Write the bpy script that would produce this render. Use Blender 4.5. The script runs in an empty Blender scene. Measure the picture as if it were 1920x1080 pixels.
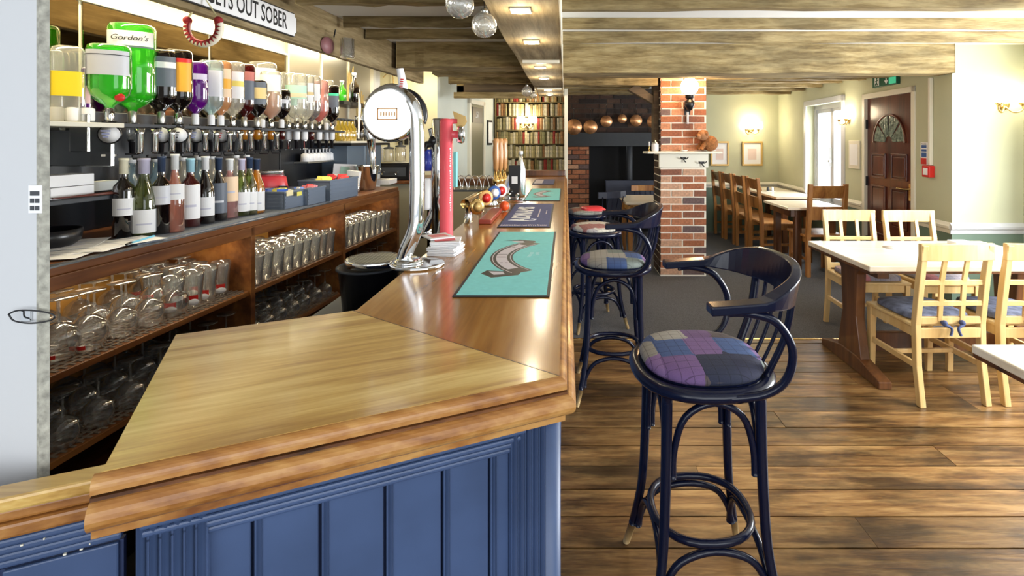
import bpy, math, random
from mathutils import Vector, Matrix
random.seed(7)
PI = math.pi
S = bpy.context.scene
COL = S.collection
H0, CX, F, EYE = 262.0, 1060.0, 960.0, 1.5     # measured from the photograph (1920x1080)

# ------------------------------------------------------------------ camera
cam_d = bpy.data.cameras.new('camera'); cam = bpy.data.objects.new('camera', cam_d); COL.objects.link(cam)
cam.location = (0, 0, EYE); cam.rotation_euler = (PI/2, 0, 0)
cam_d.sensor_width = 36; cam_d.lens = 18.0
cam_d.shift_x = (960-CX)/1920; cam_d.shift_y = (H0-540)/1920
cam_d.clip_start = .02; cam_d.clip_end = 200
S.camera = cam
# ------------------------------------------------------------------ world, lights, exposure
S.view_settings.view_transform = 'Standard'; S.view_settings.look = 'None'
S.view_settings.gamma = 1; S.view_settings.use_curve_mapping = False
S.view_settings.exposure = 0.35
w = bpy.data.worlds.new('world'); S.world = w; w.use_nodes = True
w.node_tree.nodes['Background'].inputs[0].default_value = (.86, .93, 1, 1)
w.node_tree.nodes['Background'].inputs[1].default_value = .62
def area(name, loc, rot, sx, sy, power, col=(1, 1, 1), spread=PI):
    l = bpy.data.lights.new(name, 'AREA'); l.shape = 'RECTANGLE'; l.size = sx; l.size_y = sy
    l.energy = power; l.color = col; l.spread = spread
    o = bpy.data.objects.new(name, l); o.location = loc; o.rotation_euler = rot; COL.objects.link(o); return o
def point(name, loc, power, col=(1, .78, .5), r=.04):
    l = bpy.data.lights.new(name, 'POINT'); l.energy = power; l.color = col; l.shadow_soft_size = r
    o = bpy.data.objects.new(name, l); o.location = loc; COL.objects.link(o); return o
DAY = (.93, .97, 1.0)
area('window_light_right', (3.74, 2.35, 1.38), (0, PI/2, 0), 1.1, 2.3, 175, DAY)       # daylight through the right-hand window
area('window_light_rear', (1.6, -1.9, 1.5), (PI/2, 0, 0), 3.6, 1.5, 52, DAY)     # daylight through the windows behind
area('window_light_rear_bar', (-1.4, -1.9, 1.5), (PI/2, 0, 0), 2.0, 1.5, 26, DAY)
area('window_light_dining', (3.62, 6.7, 1.4), (0, PI/2, .066), 1.1, 1.0, 70, DAY)
area('back_bar_strip_light', (-1.72, 2.45, 2.27), (0, 0, -.07), .05, 2.1, 17, (1, .86, .58))
for k_, (yl_, ll_) in enumerate(((1.98, .75), (2.84, .75), (3.68, .7))):
    area('added_shelf_fill', (-1.533-.10+.07*(yl_-1.533), yl_, 1.083), (0, .35, -.07), .02, ll_, 1.6, (1, .82, .55))  # added fill under the counter to brighten the glasses on the shelves
area('back_bar_strip_light_far', (-1.6, 4.1, 2.27), (0, 0, -.07), .05, 1.0, 8, (1, .88, .62))

# ------------------------------------------------------------------ mesh helper
class MB:
    def __init__(s): s.v = []; s.f = []; s.sm = []
    def add(s, vs, fs, smooth=False):
        b = len(s.v); s.v += [tuple(p) for p in vs]
        for q in fs: s.f.append([b+i for i in q]); s.sm.append(smooth)
        return s
    def box(s, x0, x1, y0, y1, z0, z1, rz=0, c=None):
        vs = [(x, y, z) for z in (z0, z1) for x, y in ((x0, y0), (x1, y0), (x1, y1), (x0, y1))]
        if rz:
            cx, cy = c if c else ((x0+x1)/2, (y0+y1)/2); ca, sa = math.cos(rz), math.sin(rz)
            vs = [(cx+(x-cx)*ca-(y-cy)*sa, cy+(x-cx)*sa+(y-cy)*ca, z) for x, y, z in vs]
        return s.add(vs, [(3, 2, 1, 0), (4, 5, 6, 7), (0, 1, 5, 4), (1, 2, 6, 5), (2, 3, 7, 6), (3, 0, 4, 7)])
    def cb(s, c, d, rz=0):
        return s.box(c[0]-d[0]/2, c[0]+d[0]/2, c[1]-d[1]/2, c[1]+d[1]/2, c[2]-d[2]/2, c[2]+d[2]/2, rz)
    def prism(s, pts, z0, z1):
        n = len(pts); vs = [(x, y, z0) for x, y in pts]+[(x, y, z1) for x, y in pts]
        fs = [tuple(range(n))[::-1], tuple(range(n, 2*n))]+[(i, (i+1) % n, n+(i+1) % n, n+i) for i in range(n)]
        return s.add(vs, fs)
    def prism_y(s, pts, y0, y1):       # pts are (x, z)
        n = len(pts); vs = [(x, y0, z) for x, z in pts]+[(x, y1, z) for x, z in pts]
        fs = [tuple(range(n)), tuple(range(n, 2*n))[::-1]]+[(i, n+i, n+(i+1) % n, (i+1) % n) for i in range(n)]
        return s.add(vs, fs)
    def prism_x(s, pts, x0, x1):       # pts are (y, z)
        n = len(pts); vs = [(x0, y, z) for y, z in pts]+[(x1, y, z) for y, z in pts]
        fs = [tuple(range(n))[::-1], tuple(range(n, 2*n))]+[(i, (i+1) % n, n+(i+1) % n, n+i) for i in range(n)]
        return s.add(vs, fs)
    def lathe(s, prof, c=(0, 0, 0), n=16, sx=1, sy=1, a0=0, a1=2*PI, smooth=True, sq=1.0):
        full = abs(a1-a0-2*PI) < 1e-6; m = n if full else n+1
        vs = []
        for r, z in prof:
            for k in range(m):
                a = a0+(a1-a0)*k/n; ca, sa = math.cos(a), math.sin(a)
                if sq != 1.0:
                    ca = math.copysign(abs(ca)**sq, ca); sa = math.copysign(abs(sa)**sq, sa)
                vs.append((c[0]+r*ca*sx, c[1]+r*sa*sy, c[2]+z))
        fs = []
        for i in range(len(prof)-1):
            for k in range(n if full else n):
                k2 = (k+1) % m if full else k+1
                fs.append((i*m+k, i*m+k2, (i+1)*m+k2, (i+1)*m+k))
        if full:
            if prof[0][0] > 1e-5: fs.append(tuple(range(m))[::-1])
            if prof[-1][0] > 1e-5: fs.append(tuple((len(prof)-1)*m+k for k in range(m)))
        return s.add(vs, fs, smooth)
    def sweep(s, pts, r, n=8, closed=False, smooth=True, flat=1.0, cap=True):
        pts = [Vector(p) for p in pts]; N = len(pts)
        rs = r if isinstance(r, (list, tuple)) else [r]*N
        T = []
        for i in range(N):
            a = pts[(i-1) % N] if (closed or i > 0) else pts[i]; b = pts[(i+1) % N] if (closed or i < N-1) else pts[i]
            t = (b-a); T.append(t.normalized() if t.length > 1e-9 else Vector((0, 0, 1)))
        up = Vector((0, 0, 1)) if abs(T[0].z) < .95 else Vector((1, 0, 0))
        nrm = (up-T[0]*up.dot(T[0])).normalized(); vs = []
        for i in range(N):
            nn = nrm-T[i]*nrm.dot(T[i]); nrm = nn.normalized() if nn.length > 1e-6 else nrm
            bi = T[i].cross(nrm)
            for k in range(n):
                a = 2*PI*k/n; vs.append(pts[i]+(nrm*math.cos(a)*flat+bi*math.sin(a))*rs[i])
        fs = []
        for i in range(N if closed else N-1):
            j = (i+1) % N
            for k in range(n): fs.append((i*n+k, j*n+k, j*n+(k+1) % n, i*n+(k+1) % n)[::-1])
        if not closed and cap: fs += [tuple(range(n)), tuple((N-1)*n+k for k in range(n))[::-1]]
        return s.add(vs, fs, smooth)
    def ribbon(s, pts, prof, closed=False):     # prof: (outward, z) points swept along a plan path, outward = right of travel
        N = len(pts); m = len(prof); vs = []
        for i in range(N):
            p = Vector(pts[i][:2]); z = pts[i][2] if len(pts[i]) > 2 else 0
            d1 = (p-Vector(pts[i-1][:2])).normalized() if i > 0 else None
            d2 = (Vector(pts[i+1][:2])-p).normalized() if i < N-1 else None
            if d1 is None: d1 = d2
            if d2 is None: d2 = d1
            n1 = Vector((d1.y, -d1.x)); n2 = Vector((d2.y, -d2.x)); b = n1+n2
            b = b/(b.length**2)*2 if b.length > 1e-6 else n1
            for o, h in prof: vs.append((p.x+b.x*o, p.y+b.y*o, z+h))
        fs = []
        for i in range(N-1):
            for k in range(m): fs.append((i*m+k, i*m+(k+1) % m, (i+1)*m+(k+1) % m, (i+1)*m+k))
        fs += [tuple(range(m))[::-1], tuple((N-1)*m+k for k in range(m))]
        return s.add(vs, fs)
    def ball(s, c, r, n=12, sz=1.0, sx=1.0, sy=1.0, m=8):
        return s.lathe([(r*math.sin(PI*i/m), -r*sz*math.cos(PI*i/m)) for i in range(m+1)], c, n, sx, sy)
    def xf(s, M):
        s.v = [tuple(M @ Vector(p)) for p in s.v]; return s
    def mesh(s, name):
        me = bpy.data.meshes.new(name); me.from_pydata(s.v, [], s.f)
        me.polygons.foreach_set('use_smooth', s.sm); me.update(); return me
def link(name, me, m, parent=None, bevel=0, loc=(0, 0, 0), rz=0):
    o = bpy.data.objects.new(name, me); COL.objects.link(o)
    if m is not None and not me.materials: me.materials.append(m)
    o.location = loc; o.rotation_euler = (0, 0, rz)
    if parent: o.parent = parent
    if bevel:
        b = o.modifiers.new('bevel', 'BEVEL'); b.width = bevel; b.segments = 2; b.limit_method = 'ANGLE'; b.angle_limit = .6
    return o
def part(name, mb, m, parent, bevel=0, label=None):
    o = link(name, mb.mesh(name), m, parent, bevel)
    if label: o['label'] = label
    return o
def struct(name, mb, m, bevel=0):
    o = link(name, mb.mesh(name), m, None, bevel); o['kind'] = 'structure'; return o
def thing(name, label, cat, loc=(0, 0, 0), rz=0, group=None):
    o = bpy.data.objects.new(name, None); COL.objects.link(o); o.empty_display_size = .05
    o.location = loc; o.rotation_euler = (0, 0, rz); o['label'] = label; o['category'] = cat
    if group: o['group'] = group
    return o
def single(name, mb, m, label, cat, loc=(0, 0, 0), rz=0, group=None, bevel=0):
    o = link(name, mb.mesh(name), m, None, bevel, loc, rz); o['label'] = label; o['category'] = cat
    if group: o['group'] = group
    return o
def dup(root, loc, rz=0, label=None, group=None, sc=None):
    r = root.copy(); COL.objects.link(r); r.location = loc; r.rotation_euler = (0, 0, rz)
    if label: r['label'] = label
    if group: r['group'] = group
    if sc: r.scale = sc
    for ch in list(root.children):
        c = ch.copy(); COL.objects.link(c); c.parent = r
        for g in ch.children:
            d = g.copy(); COL.objects.link(d); d.parent = c
    return r
def nth(i): return ('first', 'second', 'third', 'fourth', 'fifth', 'sixth', 'seventh', 'eighth', 'ninth', 'tenth', 'eleventh', 'twelfth')[i] if i < 12 else '%d%s' % (i+1, {1: 'st', 2: 'nd', 3: 'rd'}.get((i+1) % 10, 'th'))
def at(px, py, Y): return Vector(((px-CX)*Y/F, Y, EYE-(py-H0)*Y/F))
def XY(px, Y): return (px-CX)*Y/F
def face_cam(x, y, k=1.0): return math.atan2(-x, y)*k
def text(s, size, wscale=1.0, extrude=.0004, bold=0.0, shear=0.0):
    cu = bpy.data.curves.new('t', 'FONT'); cu.body = s; cu.size = size; cu.extrude = extrude; cu.offset = bold; cu.shear = shear
    cu.align_x = 'CENTER'; cu.align_y = 'CENTER'; cu.resolution_u = 3
    o = bpy.data.objects.new('t', cu); me = bpy.data.meshes.new_from_object(o); bpy.data.objects.remove(o)
    me.transform(Matrix.Diagonal((wscale, 1, 1, 1))); return me
def text_part(name, s, size, M, m, parent, **k):
    me = text(s, size, **k); me.transform(M); me.materials.clear(); return link(name, me, m, parent)
def arc(c, r, a0, a1, n, plane='xz', rx=None):
    rx = rx or r; out = []
    for i in range(n+1):
        a = a0+(a1-a0)*i/n; u, v = rx*math.cos(a), r*math.sin(a)
        out.append({'xz': (c[0]+u, c[1], c[2]+v), 'yz': (c[0], c[1]+u, c[2]+v), 'xy': (c[0]+u, c[1]+v, c[2])}[plane])
    return out
def spline(pts, n=6, closed=False):
    P = [Vector(p) for p in pts]; N = len(P); out = []
    for i in range(N if closed else N-1):
        p0 = P[(i-1) % N] if (closed or i > 0) else P[i]; p1 = P[i]; p2 = P[(i+1) % N]; p3 = P[(i+2) % N] if (closed or i < N-2) else p2
        for k in range(n):
            t = k/n
            out.append(.5*((2*p1)+(p2-p0)*t+(2*p0-5*p1+4*p2-p3)*t*t+(3*p1-p0-3*p2+p3)*t**3))
    if not closed: out.append(P[-1])
    return out

# ------------------------------------------------------------------ materials
def nm(name):
    m = bpy.data.materials.new(name); m.use_nodes = True; return m, m.node_tree, m.node_tree.nodes['Principled BSDF']
def ramp(nt, stops, interp='LINEAR'):
    r = nt.nodes.new('ShaderNodeValToRGB'); cr = r.color_ramp; cr.interpolation = interp
    while len(cr.elements) < len(stops): cr.elements.new(.5)
    for e, (p, c) in zip(cr.elements, stops): e.position = p; e.color = (*c, 1)
    return r
def mat(name, c, rough=.5, metal=0, var=0, scale=8, bump=0, coat=0, emit=0, ecol=None, spec=None):
    m, nt, b = nm(name); b.inputs['Base Color'].default_value = (*c, 1); b.inputs['Roughness'].default_value = rough
    b.inputs['Metallic'].default_value = metal; b.inputs['Coat Weight'].default_value = coat
    if spec is not None: b.inputs['Specular IOR Level'].default_value = spec
    if emit: b.inputs['Emission Color'].default_value = (*(ecol or c), 1); b.inputs['Emission Strength'].default_value = emit
    if var or bump:
        tc = nt.nodes.new('ShaderNodeTexCoord'); nz = nt.nodes.new('ShaderNodeTexNoise'); nz.inputs['Scale'].default_value = scale; nz.inputs['Detail'].default_value = 5
        nt.links.new(tc.outputs['Object'], nz.inputs['Vector'])
        if var:
            r = ramp(nt, [(.3, tuple(x*(1-var) for x in c)), (.7, tuple(min(1, x*(1+var)) for x in c))])
            nt.links.new(nz.outputs['Fac'], r.inputs[0]); nt.links.new(r.outputs[0], b.inputs['Base Color'])
        if bump:
            bp = nt.nodes.new('ShaderNodeBump'); bp.inputs['Strength'].default_value = bump; bp.inputs['Distance'].default_value = .01
            nt.links.new(nz.outputs['Fac'], bp.inputs['Height']); nt.links.new(bp.outputs[0], b.inputs['Normal'])
    return m
def wood(name, cols, axis=1, scale=1.0, rough=.4, coat=0, grain=14, bump=.15, rnd=0.0, world=False, knots=0, stretch=.06, spec=.5):
    m, nt, b = nm(name); L = nt.links.new
    tc = nt.nodes.new('ShaderNodeTexCoord'); mp = nt.nodes.new('ShaderNodeMapping')
    sc = [scale]*3; sc[axis] = scale*stretch; mp.inputs['Scale'].default_value = sc
    L(tc.outputs['Object'], mp.inputs['Vector'])
    src = mp.outputs[0]
    oi = nt.nodes.new('ShaderNodeObjectInfo')
    if rnd:
        va = nt.nodes.new('ShaderNodeVectorMath'); va.operation = 'ADD'; ml = nt.nodes.new('ShaderNodeMath'); ml.operation = 'MULTIPLY'; ml.inputs[1].default_value = 37
        L(oi.outputs['Random'], ml.inputs[0]); L(src, va.inputs[0]); L(ml.outputs[0], va.inputs[1]); src = va.outputs[0]
    n1 = nt.nodes.new('ShaderNodeTexNoise'); n1.inputs['Scale'].default_value = grain; n1.inputs['Detail'].default_value = 6; n1.inputs['Distortion'].default_value = .6
    L(src, n1.inputs['Vector'])
    n2 = nt.nodes.new('ShaderNodeTexNoise'); n2.inputs['Scale'].default_value = grain*6; n2.inputs['Detail'].default_value = 4
    L(src, n2.inputs['Vector'])
    mx = nt.nodes.new('ShaderNodeMath'); mx.operation = 'MULTIPLY_ADD'; mx.inputs[1].default_value = .3
    L(n2.outputs['Fac'], mx.inputs[0]); 
    m3 = nt.nodes.new('ShaderNodeMath'); m3.operation = 'MULTIPLY'; m3.inputs[1].default_value = .75; L(n1.outputs['Fac'], m3.inputs[0]); L(m3.outputs[0], mx.inputs[2])
    n = len(cols); r = ramp(nt, [(.36+.30*i/(n-1), c) for i, c in enumerate(cols)]); L(mx.outputs[0], r.inputs[0])
    out = r.outputs[0]
    if knots:
        nk = nt.nodes.new('ShaderNodeTexNoise'); nk.inputs['Scale'].default_value = 3.2; nk.inputs['Detail'].default_value = 5; nk.inputs['Roughness'].default_value = .65
        mp2 = nt.nodes.new('ShaderNodeMapping'); s2 = [1.6]*3; s2[axis] = .55; mp2.inputs['Scale'].default_value = s2
        L(tc.outputs['Object'], mp2.inputs['Vector']); ksrc = mp2.outputs[0]
        if rnd:
            vb = nt.nodes.new('ShaderNodeVectorMath'); vb.operation = 'ADD'; L(ksrc, vb.inputs[0]); L(ml.outputs[0], vb.inputs[1]); ksrc = vb.outputs[0]
        L(ksrc, nk.inputs['Vector'])
        rk = ramp(nt, [(.38, (1-knots,)*3), (.56, (1, 1, 1))]); L(nk.outputs['Fac'], rk.inputs[0])
        mm = nt.nodes.new('ShaderNodeMix'); mm.data_type = 'RGBA'; mm.blend_type = 'MULTIPLY'; mm.inputs[0].default_value = 1
        L(out, mm.inputs[6]); L(rk.outputs[0], mm.inputs[7]); out = mm.outputs[2]
    if rnd:
        hs = nt.nodes.new('ShaderNodeHueSaturation'); ma = nt.nodes.new('ShaderNodeMapRange'); ma.inputs[3].default_value = 1-rnd; ma.inputs[4].default_value = 1+rnd
        L(oi.outputs['Random'], ma.inputs[0]); L(ma.outputs[0], hs.inputs['Value']); L(out, hs.inputs['Color']); out = hs.outputs[0]
    L(out, b.inputs['Base Color'])
    b.inputs['Roughness'].default_value = rough; b.inputs['Coat Weight'].default_value = coat; b.inputs['Coat Roughness'].default_value = .12
    b.inputs['Specular IOR Level'].default_value = spec
    bp = nt.nodes.new('ShaderNodeBump'); bp.inputs['Strength'].default_value = bump; bp.inputs['Distance'].default_value = .004
    L(mx.outputs[0], bp.inputs['Height']); L(bp.outputs[0], b.inputs['Normal'])
    return m
def rand_mat(name, cols, rough=.8, bump=.4, scale=40, interp='CONSTANT'):
    m, nt, b = nm(name); L = nt.links.new
    oi = nt.nodes.new('ShaderNodeObjectInfo'); r = ramp(nt, [(i/len(cols), c) for i, c in enumerate(cols)], interp); L(oi.outputs['Random'], r.inputs[0])
    tc = nt.nodes.new('ShaderNodeTexCoord'); nz = nt.nodes.new('ShaderNodeTexNoise'); nz.inputs['Scale'].default_value = scale; nz.inputs['Detail'].default_value = 4
    L(tc.outputs['Object'], nz.inputs['Vector'])
    r2 = ramp(nt, [(.3, (.7, .7, .7)), (.7, (1.15, 1.12, 1.1))]); L(nz.outputs['Fac'], r2.inputs[0])
    mm = nt.nodes.new('ShaderNodeMix'); mm.data_type = 'RGBA'; mm.blend_type = 'MULTIPLY'; mm.inputs[0].default_value = 1
    L(r.outputs[0], mm.inputs[6]); L(r2.outputs[0], mm.inputs[7]); L(mm.outputs[2], b.inputs['Base Color'])
    b.inputs['Roughness'].default_value = rough
    if bump:
        bp = nt.nodes.new('ShaderNodeBump'); bp.inputs['Strength'].default_value = bump; bp.inputs['Distance'].default_value = .004
        L(nz.outputs['Fac'], bp.inputs['Height']); L(bp.outputs[0], b.inputs['Normal'])
    return m
def glassy(name, tint=(1, 1, 1), dens=.06, gloss=.5, body=(.9, .93, .95), rough=.03):
    m, nt, b = nm(name); nt.nodes.remove(b); L = nt.links.new; out = nt.nodes['Material Output']
    tr = nt.nodes.new('ShaderNodeBsdfTransparent'); tr.inputs[0].default_value = (*tint, 1)
    gl = nt.nodes.new('ShaderNodeBsdfGlossy'); gl.inputs['Roughness'].default_value = rough
    df = nt.nodes.new('ShaderNodeBsdfDiffuse'); df.inputs[0].default_value = (*body, 1)
    tl = nt.nodes.new('ShaderNodeBsdfTranslucent'); tl.inputs[0].default_value = (*body, 1)
    dm = nt.nodes.new('ShaderNodeMixShader'); dm.inputs[0].default_value = .5; L(df.outputs[0], dm.inputs[1]); L(tl.outputs[0], dm.inputs[2])
    a = nt.nodes.new('ShaderNodeMixShader'); a.inputs[0].default_value = dens; L(tr.outputs[0], a.inputs[1]); L(dm.outputs[0], a.inputs[2])
    lw = nt.nodes.new('ShaderNodeLayerWeight'); lw.inputs[0].default_value = gloss
    mr = nt.nodes.new('ShaderNodeMapRange'); mr.inputs[3].default_value = .05; mr.inputs[4].default_value = .9; L(lw.outputs['Facing'], mr.inputs[0])
    c = nt.nodes.new('ShaderNodeMixShader'); L(mr.outputs[0], c.inputs[0]); L(a.outputs[0], c.inputs[1]); L(gl.outputs[0], c.inputs[2])
    L(c.outputs[0], out.inputs[0]); return m
def patchwork(name, seed, cols=None):
    m, nt, b = nm(name); L = nt.links.new
    tc = nt.nodes.new('ShaderNodeTexCoord'); mp = nt.nodes.new('ShaderNodeMapping'); mp.inputs['Scale'].default_value = (9.5, 7.6, 0); mp.inputs['Location'].default_value = (seed, seed*1.7, 0)
    L(tc.outputs['Object'], mp.inputs['Vector'])
    vo = nt.nodes.new('ShaderNodeTexVoronoi'); vo.voronoi_dimensions = '2D'; vo.distance = 'CHEBYCHEV'; vo.inputs['Scale'].default_value = 1; vo.inputs['Randomness'].default_value = .3
    L(mp.outputs[0], vo.inputs['Vector'])
    sp = nt.nodes.new('ShaderNodeSeparateColor'); L(vo.outputs['Color'], sp.inputs[0])
    cols = cols or [(.02, .022, .05), (.30, .28, .24), (.16, .09, .22), (.05, .03, .07), (.24, .14, .30), (.09, .07, .07), (.05, .09, .22), (.17, .20, .18), (.20, .02, .04), (.02, .024, .05), (.34, .32, .28), (.13, .07, .17)]
    r = ramp(nt, [(i/len(cols), c) for i, c in enumerate(cols)], 'CONSTANT'); L(sp.outputs[0], r.inputs[0])
    ck = nt.nodes.new('ShaderNodeTexBrick'); ck.offset = 0; ck.inputs['Scale'].default_value = 28; ck.inputs['Mortar Size'].default_value = .035
    ck.inputs['Brick Width'].default_value = 1; ck.inputs['Row Height'].default_value = 1
    ck.inputs['Color1'].default_value = ck.inputs['Color2'].default_value = (1, 1, 1, 1); ck.inputs['Mortar'].default_value = (.45, .42, .45, 1)
    L(tc.outputs['Object'], ck.inputs['Vector'])
    mm = nt.nodes.new('ShaderNodeMix'); mm.data_type = 'RGBA'; mm.blend_type = 'MULTIPLY'; mm.inputs[0].default_value = .8
    L(r.outputs[0], mm.inputs[6]); L(ck.outputs[0], mm.inputs[7]); L(mm.outputs[2], b.inputs['Base Color'])
    b.inputs['Roughness'].default_value = .9
    nz = nt.nodes.new('ShaderNodeTexNoise'); nz.inputs['Scale'].default_value = 260; bp = nt.nodes.new('ShaderNodeBump'); bp.inputs['Strength'].default_value = .35; bp.inputs['Distance'].default_value = .003
    L(tc.outputs['Object'], nz.inputs['Vector']); L(nz.outputs['Fac'], bp.inputs['Height']); L(bp.outputs[0], b.inputs['Normal'])
    return m

M = {}
M['plaster'] = mat('ceiling_plaster', (.78, .78, .76), .9, bump=.1, scale=30)
M['green'] = mat('sage_wall_paint', (.50, .51, .35), .8, var=.04, scale=3)
M['dado'] = mat('dado_green_paint', (.13, .19, .14), .6)
M['cream'] = mat('cream_wall_paint', (.80, .74, .50), .8, var=.04, scale=3)
M['palegreen'] = mat('pale_wall_paint', (.62, .66, .60), .8, var=.04, scale=3)
M['white'] = mat('white_gloss_paint', (.55, .56, .58), .4)
M['wornedge'] = mat('worn_painted_edge', (.34, .33, .28), .7, var=.35, scale=90, bump=.3)
M['trim'] = mat('cream_trim_paint', (.74, .70, .58), .45)
M['beam'] = wood('weathered_beam', [(.155, .105, .038), (.235, .165, .065), (.315, .235, .105), (.40, .31, .15)], axis=0, scale=1, grain=26, rough=.85, rnd=.14, bump=.6, knots=.42, stretch=.10)
M['beamy'] = wood('weathered_spine_beam', [(.13, .09, .04), (.22, .16, .075), (.28, .21, .11), (.37, .29, .16)], axis=1, scale=1, grain=20, rough=.85, rnd=.1, bump=.4, knots=.25, stretch=.07)
M['beamd'] = wood('dark_beam', [(.04, .025, .014), (.09, .06, .035), (.16, .11, .06)], axis=0, grain=7, rough=.85, rnd=.15, bump=.4)
M['plank'] = wood('floor_plank', [(.10, .042, .013), (.185, .088, .027), (.26, .137, .045), (.35, .20, .072)], axis=0, grain=30, rough=.33, rnd=.25, bump=.35, knots=.72, stretch=.10)
M['bartop'] = wood('bar_top_main', [(.23, .085, .014), (.37, .16, .03), (.48, .235, .055)], axis=1, grain=11, rough=.22, coat=.5, rnd=.05, bump=.03, stretch=.07)
M['barwing'] = wood('bar_top_wing', [(.38, .20, .045), (.58, .36, .10), (.74, .54, .20)], axis=0, grain=22, rough=.3, coat=.45, rnd=.05, bump=.03, stretch=.07)
M['nosing'] = wood('bar_nosing', [(.17, .055, .012), (.34, .145, .035), (.50, .27, .085)], axis=0, grain=16, rough=.38, coat=.12, bump=.08, stretch=.12)
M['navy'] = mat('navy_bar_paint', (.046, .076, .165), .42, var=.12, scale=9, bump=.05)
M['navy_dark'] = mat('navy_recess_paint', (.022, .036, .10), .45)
M['stool'] = mat('stool_navy_gloss', (.004, .006, .022), .22, spec=.35)
M['brass'] = mat('brass', (.72, .50, .20), .25, 1)
M['tip'] = mat('worn_leg_tip', (.42, .28, .12), .4, .3)
M['chrome'] = mat('chrome', (.80, .82, .84), .07, 1)
M['steel'] = mat('brushed_steel', (.60, .60, .57), .3, 1)
M['copper'] = mat('copper', (.86, .42, .20), .35, .85, var=.2, scale=30)
M['black'] = mat('black_satin', (.006, .006, .008), .3)
M['blackm'] = mat('matt_black', (.006, .006, .007), .9)  # plain matt black below the planks, behind the bar and in the hearth
M['charcoal'] = mat('charcoal_grey', (.045, .05, .06), .6)
M['cab'] = wood('back_bar_mahogany', [(.08, .022, .005), (.18, .06, .014), (.29, .115, .028)], axis=1, grain=7, rough=.4, coat=.15, stretch=.1)
M['cabin'] = mat('back_bar_inner_panel', (.48, .24, .05), .55, var=.2, scale=5)
M['slate'] = mat('grey_bar_mat', (.10, .12, .16), .6, var=.25, scale=80)
M['mat_edge'] = mat('alu_edge', (.7, .72, .72), .25, 1)
M['mirror'] = mat('antique_mirror', (.24, .20, .13), .04, 1)
M['mortar'] = mat('mortar', (.86, .79, .66), .95, bump=.4, scale=60)
M['mortard'] = mat('dark_mortar', (.05, .04, .034), .95, bump=.4, scale=60)  # dark mortar of the chimney breast
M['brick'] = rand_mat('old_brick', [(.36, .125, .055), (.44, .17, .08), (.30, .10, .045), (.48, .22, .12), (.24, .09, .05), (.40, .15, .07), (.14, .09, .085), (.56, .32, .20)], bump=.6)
M['brickd'] = rand_mat('dark_brick', [(.035, .015, .010), (.055, .025, .015), (.02, .011, .009), (.07, .035, .02)], bump=.6)  # much darker bricks, for the chimney breast and the pillar's left side
M['oak'] = wood('dark_oak_chair', [(.20, .07, .018), (.36, .15, .038), (.48, .23, .065)], axis=2, grain=9, rough=.35, coat=.2, stretch=.1)
M['pine'] = wood('pale_beech', [(.62, .38, .14), (.70, .47, .19), (.76, .55, .26)], axis=2, grain=8, rough=.38, coat=.1, bump=.04, stretch=.1)
M['tabletop'] = wood('glare_whitened_top', [(.74, .60, .42), (.82, .72, .56), (.86, .79, .66)], axis=0, grain=8, rough=.3, coat=.3, bump=.04, stretch=.1)  # top colour whitened to stand in for glare
M['tabledark'] = wood('dark_table_leg', [(.035, .014, .006), (.10, .036, .012), (.17, .065, .02)], axis=2, grain=8, rough=.35, coat=.2, stretch=.1)
M['doorwood'] = wood('mahogany_door', [(.035, .008, .005), (.085, .018, .009), (.13, .03, .014)], axis=2, grain=8, rough=.28, coat=.3, stretch=.1)
M['carpet'] = mat('grey_carpet', (.10, .10, .105), .95, var=.45, scale=160, bump=.7)
M['glass'] = glassy('clear_glass', (.97, .98, .98), .10, .6)
M['glassb'] = glassy('bulb_glass', (.97, .97, .95), .16, .5)
M['winglass'] = glassy('window_pane', (.98, .99, 1), .03, .15)
M['lamp'] = mat('lit_globe', (1, .9, .7), .4, emit=14, ecol=(1, .80, .50))
M['lampw'] = mat('lit_shade', (1, .95, .85), .4, emit=8, ecol=(1, .93, .78))
M['spot'] = mat('lit_spot', (1, .9, .7), .4, emit=9, ecol=(1, .84, .55))
M['badge'] = mat('lit_badge', (1, .99, .95), .3, emit=.9, ecol=(1, .98, .93))
M['cab_upper'] = mat('cream_wall_band', (.85, .80, .62), .6)  # plain cream colour of the wall behind the mirror
M['denim'] = mat('denim_cushion', (.15, .17, .25), .9, var=.5, scale=22, bump=.4)
M['red'] = mat('signal_red', (.62, .02, .015), .35)
M['redtap'] = mat('translucent_red_tap', (.86, .10, .13), .25, coat=.5)
M['paper'] = mat('white_paper', (.82, .82, .84), .7)
M['ink'] = mat('black_ink', (.01, .01, .012), .5)
M['teal'] = mat('teal_runner', (.22, .66, .66), .8, var=.05, scale=60)
M['navyr'] = mat('navy_runner', (.07, .085, .22), .75, var=.1, scale=60)
M['rubber'] = mat('black_rubber', (.015, .015, .017), .55)
M['lightgrey'] = mat('pale_grey_print', (.62, .58, .62), .8)
M['green_sign'] = mat('exit_green', (.0, .09, .05), .4)
M['green_lit'] = mat('exit_green_lit', (.03, .4, .2), .4, emit=.3, ecol=(.1, .8, .45))
M['blue'] = mat('notice_blue', (.02, .08, .30), .5)
M['gold'] = mat('gilt_frame', (.55, .36, .12), .4, .3)
M['greybox'] = mat('grey_plastic', (.14, .18, .25), .5)
def colm(name, c, rough=.45, **k):
    if name not in M: M[name] = mat(name, c, rough, **k)
    return M[name]
# ================================================================== STRUCTURE
CEIL = 2.29
WR = lambda Y: 3.21+.066*(Y-4.25)          # right-hand wall line beyond the bay
AW = math.atan(.066)
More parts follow.
